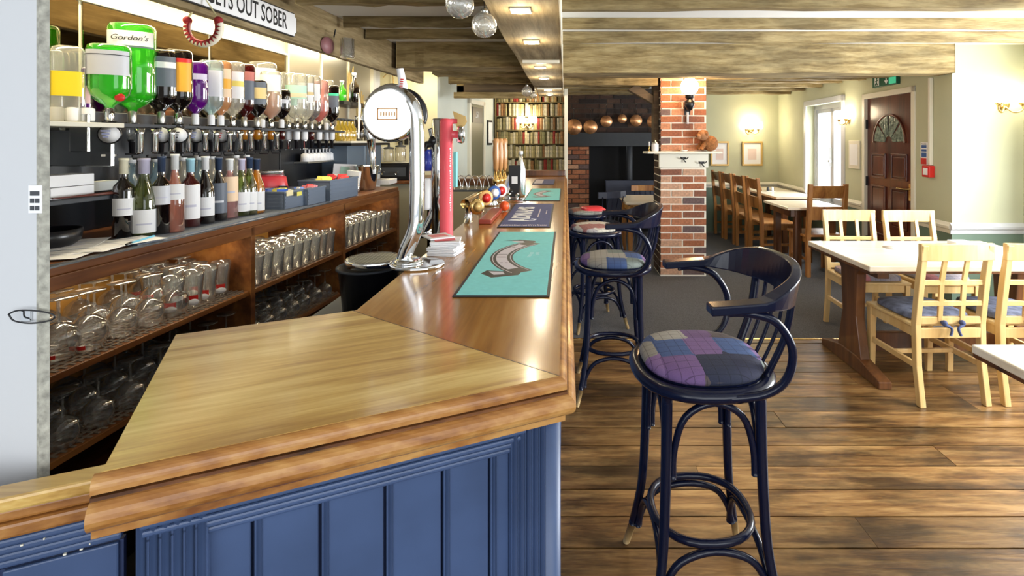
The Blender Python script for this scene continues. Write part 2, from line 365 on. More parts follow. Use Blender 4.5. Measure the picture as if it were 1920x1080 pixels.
# floor: planks, carpet, brass strip
floor = struct('floor', MB().box(-3.2, 3.9, -2.2, 8.8, -.06, -.022), M['blackm'])
pm = {}
def plank_mesh(L, W, k):
    key = (round(L, 2), round(W, 3))
    if key not in pm: pm[key] = MB().box(-L/2, L/2, -W/2+.0034, W/2-.0034, -.022, 0).mesh('plank')
    return pm[key]
y = .30; row = 0; W = .158
rr = random.Random(3)
while y < 3.80:
    wd = min(W, 3.84-y); x = -.10 - (0 if row % 2 else .0); joints = [x]
    off = [1.15, 2.3, .6, 1.8, 2.9][row % 5]
    joints += [off, min(off+1.7, 3.83)] if off+1.7 < 3.83 else [off]
    if joints[-1] < 3.83: joints.append(3.83)
    for a, b in zip(joints[:-1], joints[1:]):
        me = plank_mesh(b-a-.002, wd, 0); o = link('plank', me, M['plank'], floor); o.location = ((a+b)/2, y+wd/2, rr.uniform(-.0012, .0008))
    y += wd; row += 1
part('threshold_strip', MB().box(-.1, 3.83, 3.838, 3.862, -.02, .005), M['brass'], floor, .002)
part('carpet', MB().box(-3.0, 3.85, 3.862, 8.6, -.02, .002), M['carpet'], floor)
part('bar_floor_mat', MB().box(-3.0, -.102, -2, 3.838, -.02, -.004), M['blackm'], floor)
# ceiling with joists
ceil = struct('ceiling', MB().box(-3.2, 4.0, -2.2, 8.8, CEIL, CEIL+.06), M['plaster'])
def beam(x0, x1, y0, y1, z0, z1=CEIL, m='beam', seed=0, axis=0):
    r = random.Random(seed+int(y0*100)); n = 14; b = MB()
    vs = []; fs = []
    for i in range(n+1):
        t = i/n; j = lambda s=.006: r.uniform(-s, s)
        if axis == 0:
            x = x0+(x1-x0)*t; ring = [(x, y0+j(), z0+j()), (x, y1+j(), z0+j()), (x, y1, z1), (x, y0+j(.003), z1)]
        else:
            yy = y0+(y1-y0)*t; ring = [(x0+j(), yy, z0+j(.004)), (x1, yy, z0+j(.002)), (x1, yy, z1), (x0, yy, z1)]
        vs += ring
    for i in range(n):
        for k in range(4): fs.append((i*4+k, i*4+(k+1) % 4, (i+1)*4+(k+1) % 4, (i+1)*4+k))
    fs += [(0, 1, 2, 3), (n*4+3, n*4+2, n*4+1, n*4)]
    b.add(vs, fs); return part('beam', b, M[m], ceil, .004)
bay_x = lambda Y: 3.82
for (y0, w_, zb) in ((1.6, .10, 2.23), (2.08, .10, 2.23), (2.49, .09, 2.23), (2.84, .06, 2.228), (3.31, .03, 2.216), (3.73, .03, 2.208)):
    beam(-.02, 3.82, y0, y0+w_, zb, seed=1)
for (y0, w_, zb) in ((1.6, .10, 2.22), (2.05, .10, 2.22), (2.28, .08, 2.22), (2.69, .075, 2.220), (3.27, .03, 2.222), (3.646, .03, 2.2216)):
    beam(-1.42, -.33, y0, y0+w_, zb, seed=2)
beam(-.02, WR(4.2)-.01, 4.20, 4.44, 2.047, seed=3)              # the big cross beam, right
beam(-1.36, -.33, 4.12, 4.42, 2.088, seed=4)                    # and left of the spine
beam(-1.30, -.33, 5.0, 5.25, 2.14, seed=5)
beam(-1.28, -.33, 5.6, 5.72, 2.12, seed=6)
for k, (y0, w_, zb) in enumerate(((4.95, .22, 2.12), (5.62, .16, 2.10), (6.2, .2, 2.13), (6.85, .2, 2.15), (7.5, .2, 2.17))):
    beam(-.02, 1.02 if k else WR(y0)-.01, y0, y0+w_, zb, seed=7)
for (y0, w_, zb) in ((5.6, .14, 2.16), (6.15, .12, 2.19), (6.7, .12, 2.19), (7.25, .12, 2.2), (7.8, .12, 2.2)):
    beam(1.56, WR(y0)-.01, y0, y0+w_, zb, seed=8)
beam(-.325, -.025, .2, 6.35, 2.04, m='beamy', seed=9, axis=1)    # spine beam over the bar
part('edge_batten', MB().box(-.026, -.020, .2, 6.35, 2.036, 2.29), M['trim'], ceil)
for y0 in (3.45, 5.28):
    part('batten', MB().box(-.29, -.04, y0, y0+.035, 2.018, 2.038), M['trim'], ceil, .002)
# bulkhead box at the end of the bar ceiling
bk = struct('trim_1', MB().box(-1.25, -.36, 5.90, 6.0, 1.99, 2.12).box(-1.25, -1.17, 5.9, 6.0, 1.99, 2.29).box(-.62, -.56, 5.92, 6, 2.05, 2.29), M['beam'])
part('bulkhead_rail', MB().box(-1.28, -.33, 5.86, 5.90, 1.975, 2.045), M['beam'], bk, .004)
part('bulkhead_panel', MB().box(-1.17, -.36, 5.895, 5.91, 2.03, 2.26), M['beamd'], bk)

# right side walls
def wall_seg(name, p, q, z0, z1, th, m, side=1):
    dx, dy = q[0]-p[0], q[1]-p[1]; L = math.hypot(dx, dy); nx, ny = dy/L*side*th, -dx/L*side*th
    return struct(name, MB().prism([p, q, (q[0]+nx, q[1]+ny), (p[0]+nx, p[1]+ny)], z0, z1), m)
RAIL = .76
def rail_seg(name, p, q, kind='trim', th=.028):
    # dado rail profile facing right of travel
    prof = [(0, -.045), (.012, -.04), (.014, -.01), (.026, 0), (.028, .02), (.020, .03), (.010, .045), (0, .05)]
    return struct(name, MB().ribbon([(p[0], p[1], RAIL), (q[0], q[1], RAIL)], prof), M['trim'])
DY0, DY1 = 4.735, 5.685     # door frame along the wall
WY0, WY1 = 6.16, 7.22       # dining window
def wallx_piece(name, y0, y1, z0, z1, m, th=.24):
    return struct(name, MB().prism([(WR(y0), y0), (WR(y0)+th, y0), (WR(y1)+th, y1), (WR(y1), y1)], z0, z1), m)
wallx_piece('wall_right', 4.252, DY0, 0, CEIL, M['green'])
wallx_piece('wall_right_2', DY0, DY1, 2.0, CEIL, M['green'])
wallx_piece('wall_right_3', DY1, WY0, 0, CEIL, M['green'])
wallx_piece('wall_right_4', WY0, WY1, 1.97, CEIL, M['green'])
wallx_piece('wall_right_5', WY0, WY1, 0, .62, M['green'])
wallx_piece('wall_right_6', WY1, 8.36, 0, CEIL, M['green'])
struct('wall_bay', MB().prism([(WR(4.25), 4.25), (3.95, 4.25), (3.95, 4.45), (WR(4.25)+.25, 4.45), (WR(4.25)+.25, 4.2515), (WR(4.25), 4.2515)], 0, CEIL), M['green'])
wb2 = struct('wall_bay_2', MB().box(3.80, 3.95, -2.2, 1.15, 0, CEIL).box(3.80, 3.95, 3.55, 4.25, 0, CEIL).box(3.80, 3.95, 1.15, 3.55, 0, .85).box(3.80, 3.95, 1.15, 3.55, 2.05, CEIL), M['green'])
part('window_frame', MB().box(3.84, 3.9, 1.15, 3.55, .85, .91).box(3.84, 3.9, 1.15, 3.55, 1.99, 2.05).box(3.84, 3.9, 1.15, 1.21, .85, 2.05).box(3.84, 3.9, 3.49, 3.55, .85, 2.05).box(3.84, 3.9, 2.32, 2.38, .85, 2.05), M['white'], wb2)
struct('wall_back', MB().box(1.2, 3.75, 8.36, 8.5, 0, CEIL), M['green'])
# green dado below the rail
dd = .006
for i, (a, b) in enumerate(((4.25, DY0), (DY1, WY0), (WY1, 8.36))):
    struct('baseboard_right' if i == 0 else 'baseboard_right_%d' % (i+1), MB().prism([(WR(a)-dd, a), (WR(a), a), (WR(b), b), (WR(b)-dd, b)], 0, RAIL), M['dado'])
    struct('trim_%d' % (2+i), MB().ribbon([(WR(a), a, RAIL), (WR(b), b, RAIL)], [(-0.0, -.045), (-.012, -.04), (-.014, -.01), (-.026, 0), (-.028, .02), (-.02, .03), (-.01, .045), (0, .05)]), M['trim'])
struct('baseboard_right_4', MB().prism([(WR(WY0)-dd, WY0), (WR(WY0), WY0), (WR(WY1), WY1), (WR(WY1)-dd, WY1)], 0, .62), M['dado'])
struct('baseboard_bay', MB().box(WR(4.25)-.006, 3.8, 4.244, 4.25, 0, RAIL), M['dado'])
struct('trim_5', MB().ribbon([(WR(4.25)-.02, 4.25, RAIL), (3.8, 4.25, RAIL)], [(0, -.045), (.012, -.04), (.014, -.01), (.026, 0), (.028, .02), (.02, .03), (.01, .045), (0, .05)]), M['white'])
struct('baseboard_back', MB().box(1.9, WR(8.36), 8.352, 8.36, 0, RAIL), M['dado'])
struct('trim_6', MB().ribbon([(1.9, 8.36, RAIL), (WR(8.36), 8.36, RAIL)], [(0, -.045), (.012, -.04), (.014, -.01), (.026, 0), (.028, .02), (.02, .03), (.01, .045), (0, .05)]), M['trim'])
# dining window (casement doors in a deep white reveal)
def local_wall(y0):          # matrix: local x along wall (+Y), local y into the wall (+X), at wall line
    return Matrix.Translation((WR(y0), y0, 0)) @ Matrix.Rotation(PI/2-AW, 4, 'Z')
def lw(mb, y0): return mb.xf(local_wall(y0) @ Matrix.Diagonal((1, -1, 1, 1)))
Lw = WY1-WY0
wn = struct('window_1', lw(MB().box(0, .05, .10, .16, .64, 1.97).box(Lw-.05, Lw, .10, .16, .64, 1.97).box(0, Lw, .10, .16, 1.91, 1.97).box(0, Lw, .10, .16, .62, .68), WY0), M['white'])
for k in (0, 1):
    x0 = .05+k*(Lw-.1)/2; x1 = x0+(Lw-.1)/2
    sf = part('sash', lw(MB().box(x0, x0+.045, .11, .15, .68, 1.91).box(x1-.045, x1, .11, .15, .68, 1.91).box(x0, x1, .11, .15, 1.86, 1.91).box(x0, x1, .11, .15, .68, .74), WY0), M['white'], wn, .003)
    part('pane', lw(MB().box(x0+.045, x1-.045, .128, .132, .74, 1.86), WY0), M['winglass'], sf)
part('window_latch', lw(MB().box(Lw/2-.008, Lw/2+.008, .085, .10, 1.15, 1.40).cb((Lw/2, .08, 1.22), (.03, .03, .03)), WY0), M['steel'], wn)
part('window_casing', lw(MB().box(-.07, 0, -.02, .0, .55, 2.04).box(Lw, Lw+.07, -.02, .0, .55, 2.04).box(-.07, Lw+.07, -.02, 0, 1.97, 2.04).box(-.09, Lw+.09, -.05, .12, .60, .62), WY0), M['white'], wn, .003)

# ---------------- door with fan light
Ld = DY1-DY0
dr = struct('door_1', lw(MB().box(.055, Ld-.055, .02, .07, 0, 1.945), DY0), M['doorwood'])
fr = part('door_frame', lw(MB().box(0, .055, -.015, .09, 0, 2.0).box(Ld-.055, Ld, -.015, .09, 0, 2.0).box(0, Ld, -.015, .09, 1.945, 2.0), DY0), M['trim'], dr, .003)
xa, xb = .055, Ld-.055; mid = Ld/2
for z0, z1 in ((.12, .52), (.62, 1.02), (1.10, 1.36)):
    for a, b in ((xa+.10, mid-.05), (mid+.05, xb-.10)):
        pn = part('door_panel', lw(MB().box(a+.03, b-.03, .006, .02, z0+.03, z1-.03), DY0), M['doorwood'], dr, .008)
        part('panel_moulding', lw(MB().box(a, b, .004, .02, z0, z0+.018).box(a, b, .004, .02, z1-.018, z1).box(a, a+.018, .004, .02, z0, z1).box(b-.018, b, .004, .02, z0, z1), DY0), M['doorwood'], pn, .004)
leaded = colm('leaded_glass', (.16, .20, .17), .12, var=.6, scale=30, bump=.5)
import math as _m
for k in range(4):
    a0 = PI*k/4+.06; a1 = PI*(k+1)/4-.06; r0, r1 = .07, .27
    pts = [(mid+r0*_m.cos(a), 1.47+r0*_m.sin(a)) for a in (a0, a1)][::-1]+[(mid+r1*_m.cos(a0+(a1-a0)*i/6), 1.47+r1*_m.sin(a0+(a1-a0)*i/6)) for i in range(7)]
    part('fan_pane', lw(MB().prism_y(pts, .012, .02), DY0), leaded, dr)
part('fan_moulding', lw(MB().sweep(arc((mid, .016, 1.47), .285, 0, PI, 18), .012, 6), DY0), M['doorwood'], dr)
hd = part('door_handle', lw(MB().box(xa+.03, xa+.07, .006, .02, .92, 1.08), DY0), M['brass'], dr, .003)
part('lever', lw(MB().sweep([(xa+.05, .01, 1.03), (xa+.05, -.04, 1.03), (xa+.17, -.045, 1.03)], .009, 8), DY0), M['brass'], hd)
for z in (.35, 1.0, 1.62): part('hinge', lw(MB().box(xb-.012, xb+.012, .0, .02, z, z+.10), DY0), M['black'], dr)

# exit sign, conduit, notice, call point
def along(px): 
    k = (px-CX)/F; return (3.21-.066*4.25)/(k-.066)
y1, y0 = along(1642), along(1688)
es = thing('exit_sign', 'green emergency exit sign with white running figure above the brown panelled door', 'sign', (WR(y0), y0, 0), 0)
def lp(mb): return mb.xf(Matrix.Rotation(PI/2-AW, 4, 'Z') @ Matrix.Diagonal((1, -1, 1, 1)))
Le = y1-y0
part('sign_box', lp(MB().box(0, Le, -.035, -.001, 2.045, 2.165)), M['green_sign'], es, .003)
part('lit_end', lp(MB().box(.01, .13, -.038, -.035, 2.055, 2.155)), M['green_lit'], es)
fig = MB().box(Le-.13, Le-.05, -.038, -.035, 2.06, 2.15); part('door_symbol', lp(fig), M['paper'], es)
fig = MB().ball((Le-.095, -.04, 2.134), .010, 8).sweep([(Le-.095, -.04, 2.122), (Le-.088, -.04, 2.095), (Le-.11, -.04, 2.066)], .006, 5).sweep([(Le-.088, -.04, 2.095), (Le-.07, -.04, 2.068)], .006, 5).sweep([(Le-.115, -.04, 2.112), (Le-.095, -.04, 2.118), (Le-.07, -.04, 2.105)], .005, 5)
part('running_figure', lp(fig), M['green_sign'], es)
ax = .17; part('arrow', lp(MB().box(ax, ax+.014, -.039, -.035, 2.09, 2.15).prism_y([(ax-.025, 2.10), (ax+.04, 2.10), (ax+.007, 2.062)], -.039, -.035)), M['paper'], es)
yc = along(1748)
single('conduit', MB().box(-.03, -.001, -.014, .014, 1.275, 2.046), M['trim'], 'thin cream cable conduit running down the wall right of the brown door', 'conduit', (WR(yc), yc, 0), -AW, bevel=.003)
yn = along(1734)
nt_ = thing('safety_notice', 'small white notice with blue and red panels beside the brown door', 'notice', (WR(yn), yn, 0), -AW)
part('notice_sheet', MB().box(-.006, -.001, -.05, .05, 1.275, 1.475), M['paper'], nt_)
part('blue_panel', MB().box(-.008, -.006, -.032, .036, 1.345, 1.385).box(-.008, -.006, -.032, .036, 1.395, 1.415).box(-.008, -.006, -.032, .036, 1.425, 1.452), M['blue'], nt_)
part('red_panel', MB().box(-.008, -.006, -.032, .045, 1.278, 1.335), M['red'], nt_)
text_part('notice_heading', 'Fire action', .016, Matrix.Translation((-.0085, 0, 1.463)) @ Matrix.Rotation(-PI/2, 4, 'Z') @ Matrix.Rotation(PI/2, 4, 'X'), M['ink'], nt_)
yf = along(1746)
cp = thing('fire_alarm_call_point', 'red fire alarm call point at the foot of the conduit', 'alarm', (WR(yf), yf, 0), -AW)
part('housing', MB().box(-.05, -.001, -.052, .052, 1.17, 1.272), M['red'], cp, .006)
part('break_glass', MB().box(-.053, -.05, -.03, .03, 1.19, 1.25), M['paper'], cp)
# ---------------- back wall of the bar, left side walls
F0 = (-1.533, 1.533)
def bb(px, v):           # world x,y on the back bar, v metres behind its front edge, seen at column px
    k = (px-CX)/F; Y = (1.6403+v)/(.07-k); return k*Y, Y
BR = -math.atan(.07)
# matrix of the back-bar frame: local x = towards the room, local y = along the bar
MBB = Matrix.Translation((F0[0], F0[1], 0)) @ Matrix.Rotation(BR, 4, 'Z')
MBBi = MBB.inverted()
def bbl(px, v):
    x, y = bb(px, v); p = MBBi @ Vector((x, y, 0)); return p.x, p.y
def inbb(mb): return mb.xf(MBB)
struct('wall_left', inbb(MB().box(-.62, -.52, -.45, 3.42, 0, CEIL)), M['cab_upper'])
struct('wall_left_2', MB().box(-2.75, -2.6, 4.6, 6.15, 0, CEIL).box(-2.6, -2.0, 4.6, 4.75, 0, CEIL), M['cream'])
struct('wall_bar_end', MB().box(-2.6, -1.50, 6.0, 6.15, 0, CEIL), M['cream'])
wcor = struct('wall_corridor', MB().prism([(-1.50, 6.0), (-1.12, 8.3), (-1.25, 8.35), (-1.64, 6.1)], 0, CEIL), M['palegreen'])
struct('wall_bookcase', MB().box(-1.3, .32, 8.36, 8.5, 0, CEIL), M['cream'])
# corridor door and frame on that angled wall
def cor(t, off=0):      # t along from near end (0..1), off towards the room
    dx, dy = .38, 2.3; L = math.hypot(dx, dy); return (-1.50+dx*t+dy/L*off, 6.0+dy*t-dx/L*off)
def cseg(mb, t0, t1, z0, z1, o0, o1): return mb.prism([cor(t0, o0), cor(t1, o0), cor(t1, o1), cor(t0, o1)], z0, z1)
tpx = lambda px: (lambda k: (6.0*k+1.50)/(.38-2.3*k))((px-CX)/F)
t0, t1 = tpx(876), tpx(906)
d2 = struct('door_2', cseg(MB(), t0+.03, t1-.03, 0, 2.0, .001, .02), colm('olive_door', (.16, .15, .09), .5))
part('door_frame', cseg(cseg(cseg(MB(), t0, t0+.03, 0, 2.06, 0, .035), t1-.03, t1, 0, 2.06, 0, .035), t0, t1, 2.0, 2.06, 0, .035), M['trim'], d2)
sgn = part('door_sign', cseg(MB(), t0+.06, t1-.05, 1.74, 1.96, .021, .028), M['ink'], d2)
pm_ = cor((t0+t1)/2, .030); ang = math.atan2(2.3, .38)
text_part('sign_lettering', '.51', .13, Matrix.Translation((pm_[0], pm_[1], 1.85)) @ Matrix.Rotation(ang, 4, 'Z') @ Matrix.Rotation(PI/2, 4, 'X'), M['paper'], sgn, bold=.002)
# front white wall at left, its far side cut back along a worn post
X0, Y0 = -.705, .70
wf = struct('wall_front', MB().prism([(X0-.018, Y0), (X0-.024, Y0+.012), (-.905, Y0+.17), (-2.4, Y0+.17), (-2.4, Y0)], 0, CEIL), M['white'])
part('worn_post_strip', MB().prism([(X0-.012, Y0-.003), (X0, Y0), (X0-.013, Y0+.012), (X0-.018, Y0+.012), (X0-.018, Y0), (X0-.012, Y0)], 0, CEIL), M['wornedge'], wf)
sw = thing('notice_tab', 'small white printed tab stuck to the white wall at far left', 'tab', (-.722, Y0-.001, 0))
part('tab', MB().box(-.009, .009, -.002, 0, 1.40, 1.438), M['paper'], sw)
part('print', MB().box(-.006, -.001, -.003, -.002, 1.404, 1.410).box(.001, .006, -.003, -.002, 1.404, 1.410).box(-.006, -.001, -.003, -.002, 1.414, 1.420).box(.001, .006, -.003, -.002, 1.414, 1.420).box(-.006, .006, -.003, -.002, 1.424, 1.430), M['charcoal'], sw)
hk = [at(18, 588, .69), at(35, 582, .69), at(70, 583, .692), at(100, 590, .695), at(96, 600, .695), at(60, 606, .69), at(28, 602, .69), at(18, 592, .688)]
lb = thing('wire_latch', 'black wire latch loop fixed to the white wall at far left', 'latch', (0, 0, 0))
part('loop', MB().sweep(spline(hk, 5, True), .0011, 6, closed=True), M['black'], lb)
part('screw_plate', MB().box(-.742, -.728, .697, .70, 1.252, 1.268), M['chrome'], lb, .001)

# ---------------- the posts / end of bar
struct('trim_7', MB().box(-.012, .03, 6.33, 6.40, 0, CEIL), M['trim'], .003)
# ================================================================== BRICKWORK
bmesh_cache = {}
def brick_mesh(L, D, Hh, seed, m):
    k = (m.name, round(L, 3), round(D, 3), round(Hh, 3), seed)
    if k not in bmesh_cache:
        r = random.Random(seed); b = MB().box(0, L, 0, D, 0, Hh)
        b.v = [(x+r.uniform(-.0022, .0022), y+r.uniform(-.003, .003) if y < D/2 else y, z+r.uniform(-.0022, .0022)) for x, y, z in b.v]
        bmesh_cache[k] = b.mesh('brick')
    return bmesh_cache[k]
def bricks(parent, org, ang, length, z0, z1, m, pitch=.078, L=.232, j=.0145, proud=.008, seed=0):
    rnd = random.Random(seed); h = pitch-j; c = 0; z = z0
    ca, sa = math.cos(ang), math.sin(ang)
    while z+h*.6 < z1:
        x = 0 if c % 2 == 0 else -(L+j)/2
        if c % 2 == 0: x = 0
        while x < length-.015:
            a = max(0, x); b = min(length, x+L)
            if b-a > .03:
                o = link('brick', brick_mesh(b-a, .02, min(h, z1-z), rnd.randrange(4), m), m, parent)
                pr = proud*rnd.uniform(.6, 1.3)
                o.location = (org[0]+a*ca+pr*sa, org[1]+a*sa-pr*ca, z); o.rotation_euler = (0, 0, ang)
            x += L+j
        z += pitch; c += 1
# pillar
PX0, PX1, PY0, PY1 = 1.045, 1.545, 5.62, 6.02
pil = struct('brick_pillar', MB().box(PX0, PX1, PY0, PY1, 0, CEIL), M['mortar']); pil['label'] = 'tall brick pillar with a white mantel in the middle of the room'; pil['category'] = 'pillar'
bricks(pil, (PX0, PY0), 0, PX1-PX0, .02, 1.19, M['brick'], seed=1)
bricks(pil, (PX0, PY0), 0, PX1-PX0, 1.38, CEIL, M['brick'], seed=2)
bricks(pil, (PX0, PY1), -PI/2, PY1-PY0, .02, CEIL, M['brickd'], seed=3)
part('plaster_band', MB().box(PX0-.02, PX1+.02, PY0-.022, PY0+.02, 1.195, 1.35), M['trim'], pil, .004)
part('mantel_shelf', MB().prism([(PX0-.20, PY0-.02), (PX0-.16, PY0-.13), (PX1+.14, PY0-.13), (PX1+.16, PY0-.0), (PX1+.02, PY0+.02), (PX0, PY0+.02)], 1.35, 1.375), M['trim'], pil, .004)
for px, py in ((1282, 297), (1316, 305)):
    p = at(px, py, PY0-.03)
    hk_ = thing('coat_hook', 'black double coat hook, %s on the pale band of the brick pillar' % ('left' if px < 1300 else 'right and lower one'), 'hook', (p.x, PY0-.022, p.z))
    part('hook_plate', MB().box(-.03, .03, -.006, 0, -.012, .012), M['black'], hk_, .002)
    for s in (-1, 1): part('hook_arm', MB().sweep([(s*.012, -.006, 0), (s*.028, -.03, -.004), (s*.042, -.045, .016)], .006, 6), M['black'], hk_)
    part('hook_arm', MB().sweep([(0, -.006, -.008), (.004, -.03, -.03), (.02, -.035, -.04)], .006, 6), M['black'], hk_)
# timber post left of the pillar with a brace
struct('trim_8', MB().box(.985, 1.043, 5.70, 5.86, 1.375, CEIL).prism_y([(.70, 2.06), (.985, 1.90), (.985, 1.99), (.80, 2.12)], 5.72, 5.84), M['beamd'], .004)
# fireplace
FY = 7.8
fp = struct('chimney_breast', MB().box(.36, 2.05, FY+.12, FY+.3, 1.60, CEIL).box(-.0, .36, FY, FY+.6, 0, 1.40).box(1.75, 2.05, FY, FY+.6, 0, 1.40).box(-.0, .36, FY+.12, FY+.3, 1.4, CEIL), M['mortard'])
fp['label'] = 'dark brick chimney breast with a wide open hearth behind the bar stools'; fp['category'] = 'fireplace'
bricks(fp, (0, FY), 0, .36, .02, 1.39, M['brick'], pitch=.074, L=.2, seed=5)
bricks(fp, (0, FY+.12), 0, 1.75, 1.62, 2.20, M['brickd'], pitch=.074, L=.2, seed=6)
part('lintel', MB().box(-.0, 2.05, FY-.04, FY+.16, 1.40, 1.61), mat('blackened_lintel', (.018, .022, .028), .6, bump=.4, scale=12), fp, .006)
part('hearth_back', MB().box(.36, 1.75, FY+.55, FY+.6, 0, 1.4), M['blackm'], fp)
part('flue_pipe', MB().lathe([(.05, 0), (.05, 1.1)], (1.02, FY+.35, .45), 12), M['charcoal'], fp)
# copper pans hanging on the lintel
for i, (px, py, r) in enumerate(((1076, 238, .122), (1107, 238, .106), (1137, 227.5, .09), (1167, 222.5, .068), (1193, 226, .09), (1226, 228, .10))):
    p = at(px, py, FY-.06)
    names = ['largest copper pan, hanging leftmost above the hearth', 'second copper pan from the left above the hearth', 'third copper pan from the left above the hearth', 'smallest copper pan, fourth along above the hearth', 'copper pan with a raised round centre, fifth along above the hearth', 'copper pan half hidden by the dark post beside the pillar']
    t = thing('copper_pan', names[i], 'pan', (p.x, FY-.045, p.z), 0, 'copper pans over the hearth')
    b = MB().lathe([(r, 0), (r*.99, -.02), (r*.9, -.04), (r*.55, -.048), (r*.5, -.042), (.001, -.04)], n=24)
    part('pan_bowl', b.xf(Matrix.Rotation(-PI/2, 4, 'X') @ Matrix.Diagonal((1, 1, -1, 1))), M['copper'], t)
    part('pan_handle', MB().sweep([(0, -.01, r*.95), (0, -.008, r+.08), (0, -.006, r+.16)], [.012, .008, .006], 6, flat=.5), M['black'], t)
    part('hanging_nail', MB().sweep([(0, .04, r+.155), (0, -.03, r+.16)], .004, 6), M['steel'], t)
# little wall lamp on pillar
p = at(1293, 162, PY0-.12)
wl = thing('oil_style_wall_lamp', 'lit globe wall lamp on a black bracket on the brick pillar', 'lamp', (p.x, PY0-.12, p.z))
part('globe', MB().ball((0, 0, 0), .095, 20, m=12), M['lamp'], wl)
part('gallery', MB().lathe([(.03, -.135), (.05, -.12), (.045, -.10), (.055, -.09)], n=14), M['black'], wl)
part('font', MB().lathe([(.012, -.26), (.03, -.25), (.055, -.20), (.05, -.16), (.028, -.14), (.03, -.135)], n=16), M['black'], wl)
part('bracket', MB().sweep([(0, .118, -.24), (0, .06, -.25), (0, 0, -.262), (-.02, -.02, -.22)], .012, 8).box(-.03, .03, .10, .118, -.30, -.16), M['black'], wl)
part('switch_pull', MB().lathe([(.013, -.40), (.013, -.27)], (.0, .09, 0), 8), M['paper'], wl)
point('pillar_lamp_light', (p.x, PY0-.22, p.z), 17, (1, .62, .28), .09)
# teddy dog on the mantel
fur = mat('brown_plush', (.33, .13, .04), .95, var=.35, scale=50, bump=.8)
p = at(1322, 286, PY0-.05)
td = thing('plush_toy_dog', 'brown plush toy dog sitting on the mantel shelf by the brick pillar', 'toy', (p.x, PY0-.078, 1.375), .15)
part('body', MB().ball((.05, 0, .085), .085, 14, sz=1.0, sx=1.05, sy=.8), fur, td)
part('head', MB().ball((-.035, -.01, .175), .06, 14).ball((-.085, -.02, .16), .032, 10), colm('pale_plush', (.42, .2, .09), .95, bump=.6, scale=50), td)
for s in (-1, 1):
    part('ear', MB().ball((-.02, s*.05, .19), .026, 10, sz=1.4), fur, td)
    part('paw', MB().sweep([(-.02, s*.035, .09), (-.055, s*.045, .05), (-.07, s*.045, .02)], [.028, .024, .022], 8), fur, td)
    part('eye', MB().ball((-.085, s*.018-.012, .188), .007, 6), M['black'], td)
part('nose', MB().ball((-.117, -.022, .165), .010, 8), M['black'], td)
p = at(1228, 286, PY0-.06)
jr = thing('storage_jar', 'white lidded jar at the left end of the mantel shelf', 'jar', (p.x, PY0-.07, 1.375))
part('jar_body', MB().lathe([(.035, 0), (.038, .01), (.038, .075), (.03, .085)], n=16), M['paper'], jr)
part('jar_lid', MB().lathe([(.033, .085), (.033, .095), (.012, .102), (.014, .118), (.001, .122)], n=16), M['steel'], jr)
p = at(1217, 286, PY0-.06)
cs = thing('candlestick', 'thin pale candlestick beside the white jar on the mantel', 'candlestick', (p.x, PY0-.07, 1.375))
part('stick', MB().lathe([(.016, 0), (.014, .006), (.005, .012), (.005, .05), (.008, .055)], n=10), M['brass'], cs)
part('candle', MB().lathe([(.006, .055), (.006, .10), (.001, .105)], n=8), M['paper'], cs)
p = at(1282, 286, PY0-.06)
single('ashtray', MB().lathe([(.03, 0), (.045, .012), (.042, .014), (.028, .004), (.001, .004)], n=16), M['paper'], 'small white dish in the middle of the mantel shelf', 'dish', (p.x, PY0-.07, 1.375))

# ---------------- pictures and wall lamps, dining area
def picture(px, py, w_, h_, lab, Y=8.35):
    p = at(px, py, Y); t = thing('picture', lab, 'picture', (p.x, Y, p.z), 0)
    part('frame', MB().box(-w_/2, w_/2, -.025, 0, h_/2-.03, h_/2).box(-w_/2, w_/2, -.025, 0, -h_/2, -h_/2+.03).box(-w_/2, -w_/2+.03, -.025, 0, -h_/2+.03, h_/2-.03).box(w_/2-.03, w_/2, -.025, 0, -h_/2+.03, h_/2-.03), M['gold'], t, .004)
    part('mount', MB().box(-w_/2+.03, w_/2-.03, -.010, -.002, -h_/2+.03, h_/2-.03), M['paper'], t)
    part('print', MB().box(-w_/5, w_/5, -.012, -.010, -h_/4, h_/5), colm('faint_pink_print', (.72, .58, .55), .8), t)
picture(1410, 288, .335, .40, 'gilt framed print on the far wall, right of the pair')
picture(1349, 288, .30, .40, 'gilt framed print on the far wall, nearest the brick pillar')
yp = along(1604)
pc = thing('picture', 'narrow cream framed picture on the wall between window and brown door', 'picture', (WR(yp)-.001, yp, 1.5-(290-H0)*yp/F), -AW)
part('frame', MB().box(-.02, 0, -.12, .12, -.16, .16), M['trim'], pc, .003)
part('print', MB().box(-.023, -.02, -.09, .09, -.12, .12), M['paper'], pc)
def lamp2(name, lab, loc, rz, sc=1.0, pw=4, n=2, emit='lampw', r=.05, off=.30):
    t = thing(name, lab, 'lamp', loc, rz)
    part('back_plate', MB().lathe([(.04*sc, 0), (.04*sc, .012), (.01, .02)], n=14).xf(Matrix.Rotation(PI/2, 4, 'X')), M['brass'], t)
    for s in ((-1, 1) if n == 2 else (0,)):
        x = s*.075*sc
        part('arm', MB().sweep(spline([(0, -.015, -.02), (x*.5, -.05, -.055*sc), (x, -.075, -.04*sc), (x, -.075, .0)], 5), .006*sc, 6), M['brass'], t)
        sh = part('shade', MB().lathe([(.052*sc, 0), (.058*sc, .03*sc), (.048*sc, .085*sc)], (x, -.075, .01), 18), M[emit], t)
        part('cup', MB().lathe([(.008*sc, -.02), (.02*sc, 0), (.018*sc, .012)], (x, -.075, 0), 10), M['brass'], sh)
    a = math.cos(rz), math.sin(rz); q = Vector(loc)+Vector((a[1]*off, -a[0]*off, .08))
    point(name+'_light', q, pw, (1, .80, .52), .08)
p = at(1880, 195, 4.25); lamp2('twin_wall_lamp', 'lit twin shade wall lamp on the pale wall at far right', (p.x, 4.249, p.z), 0, 1.3, 1.8)
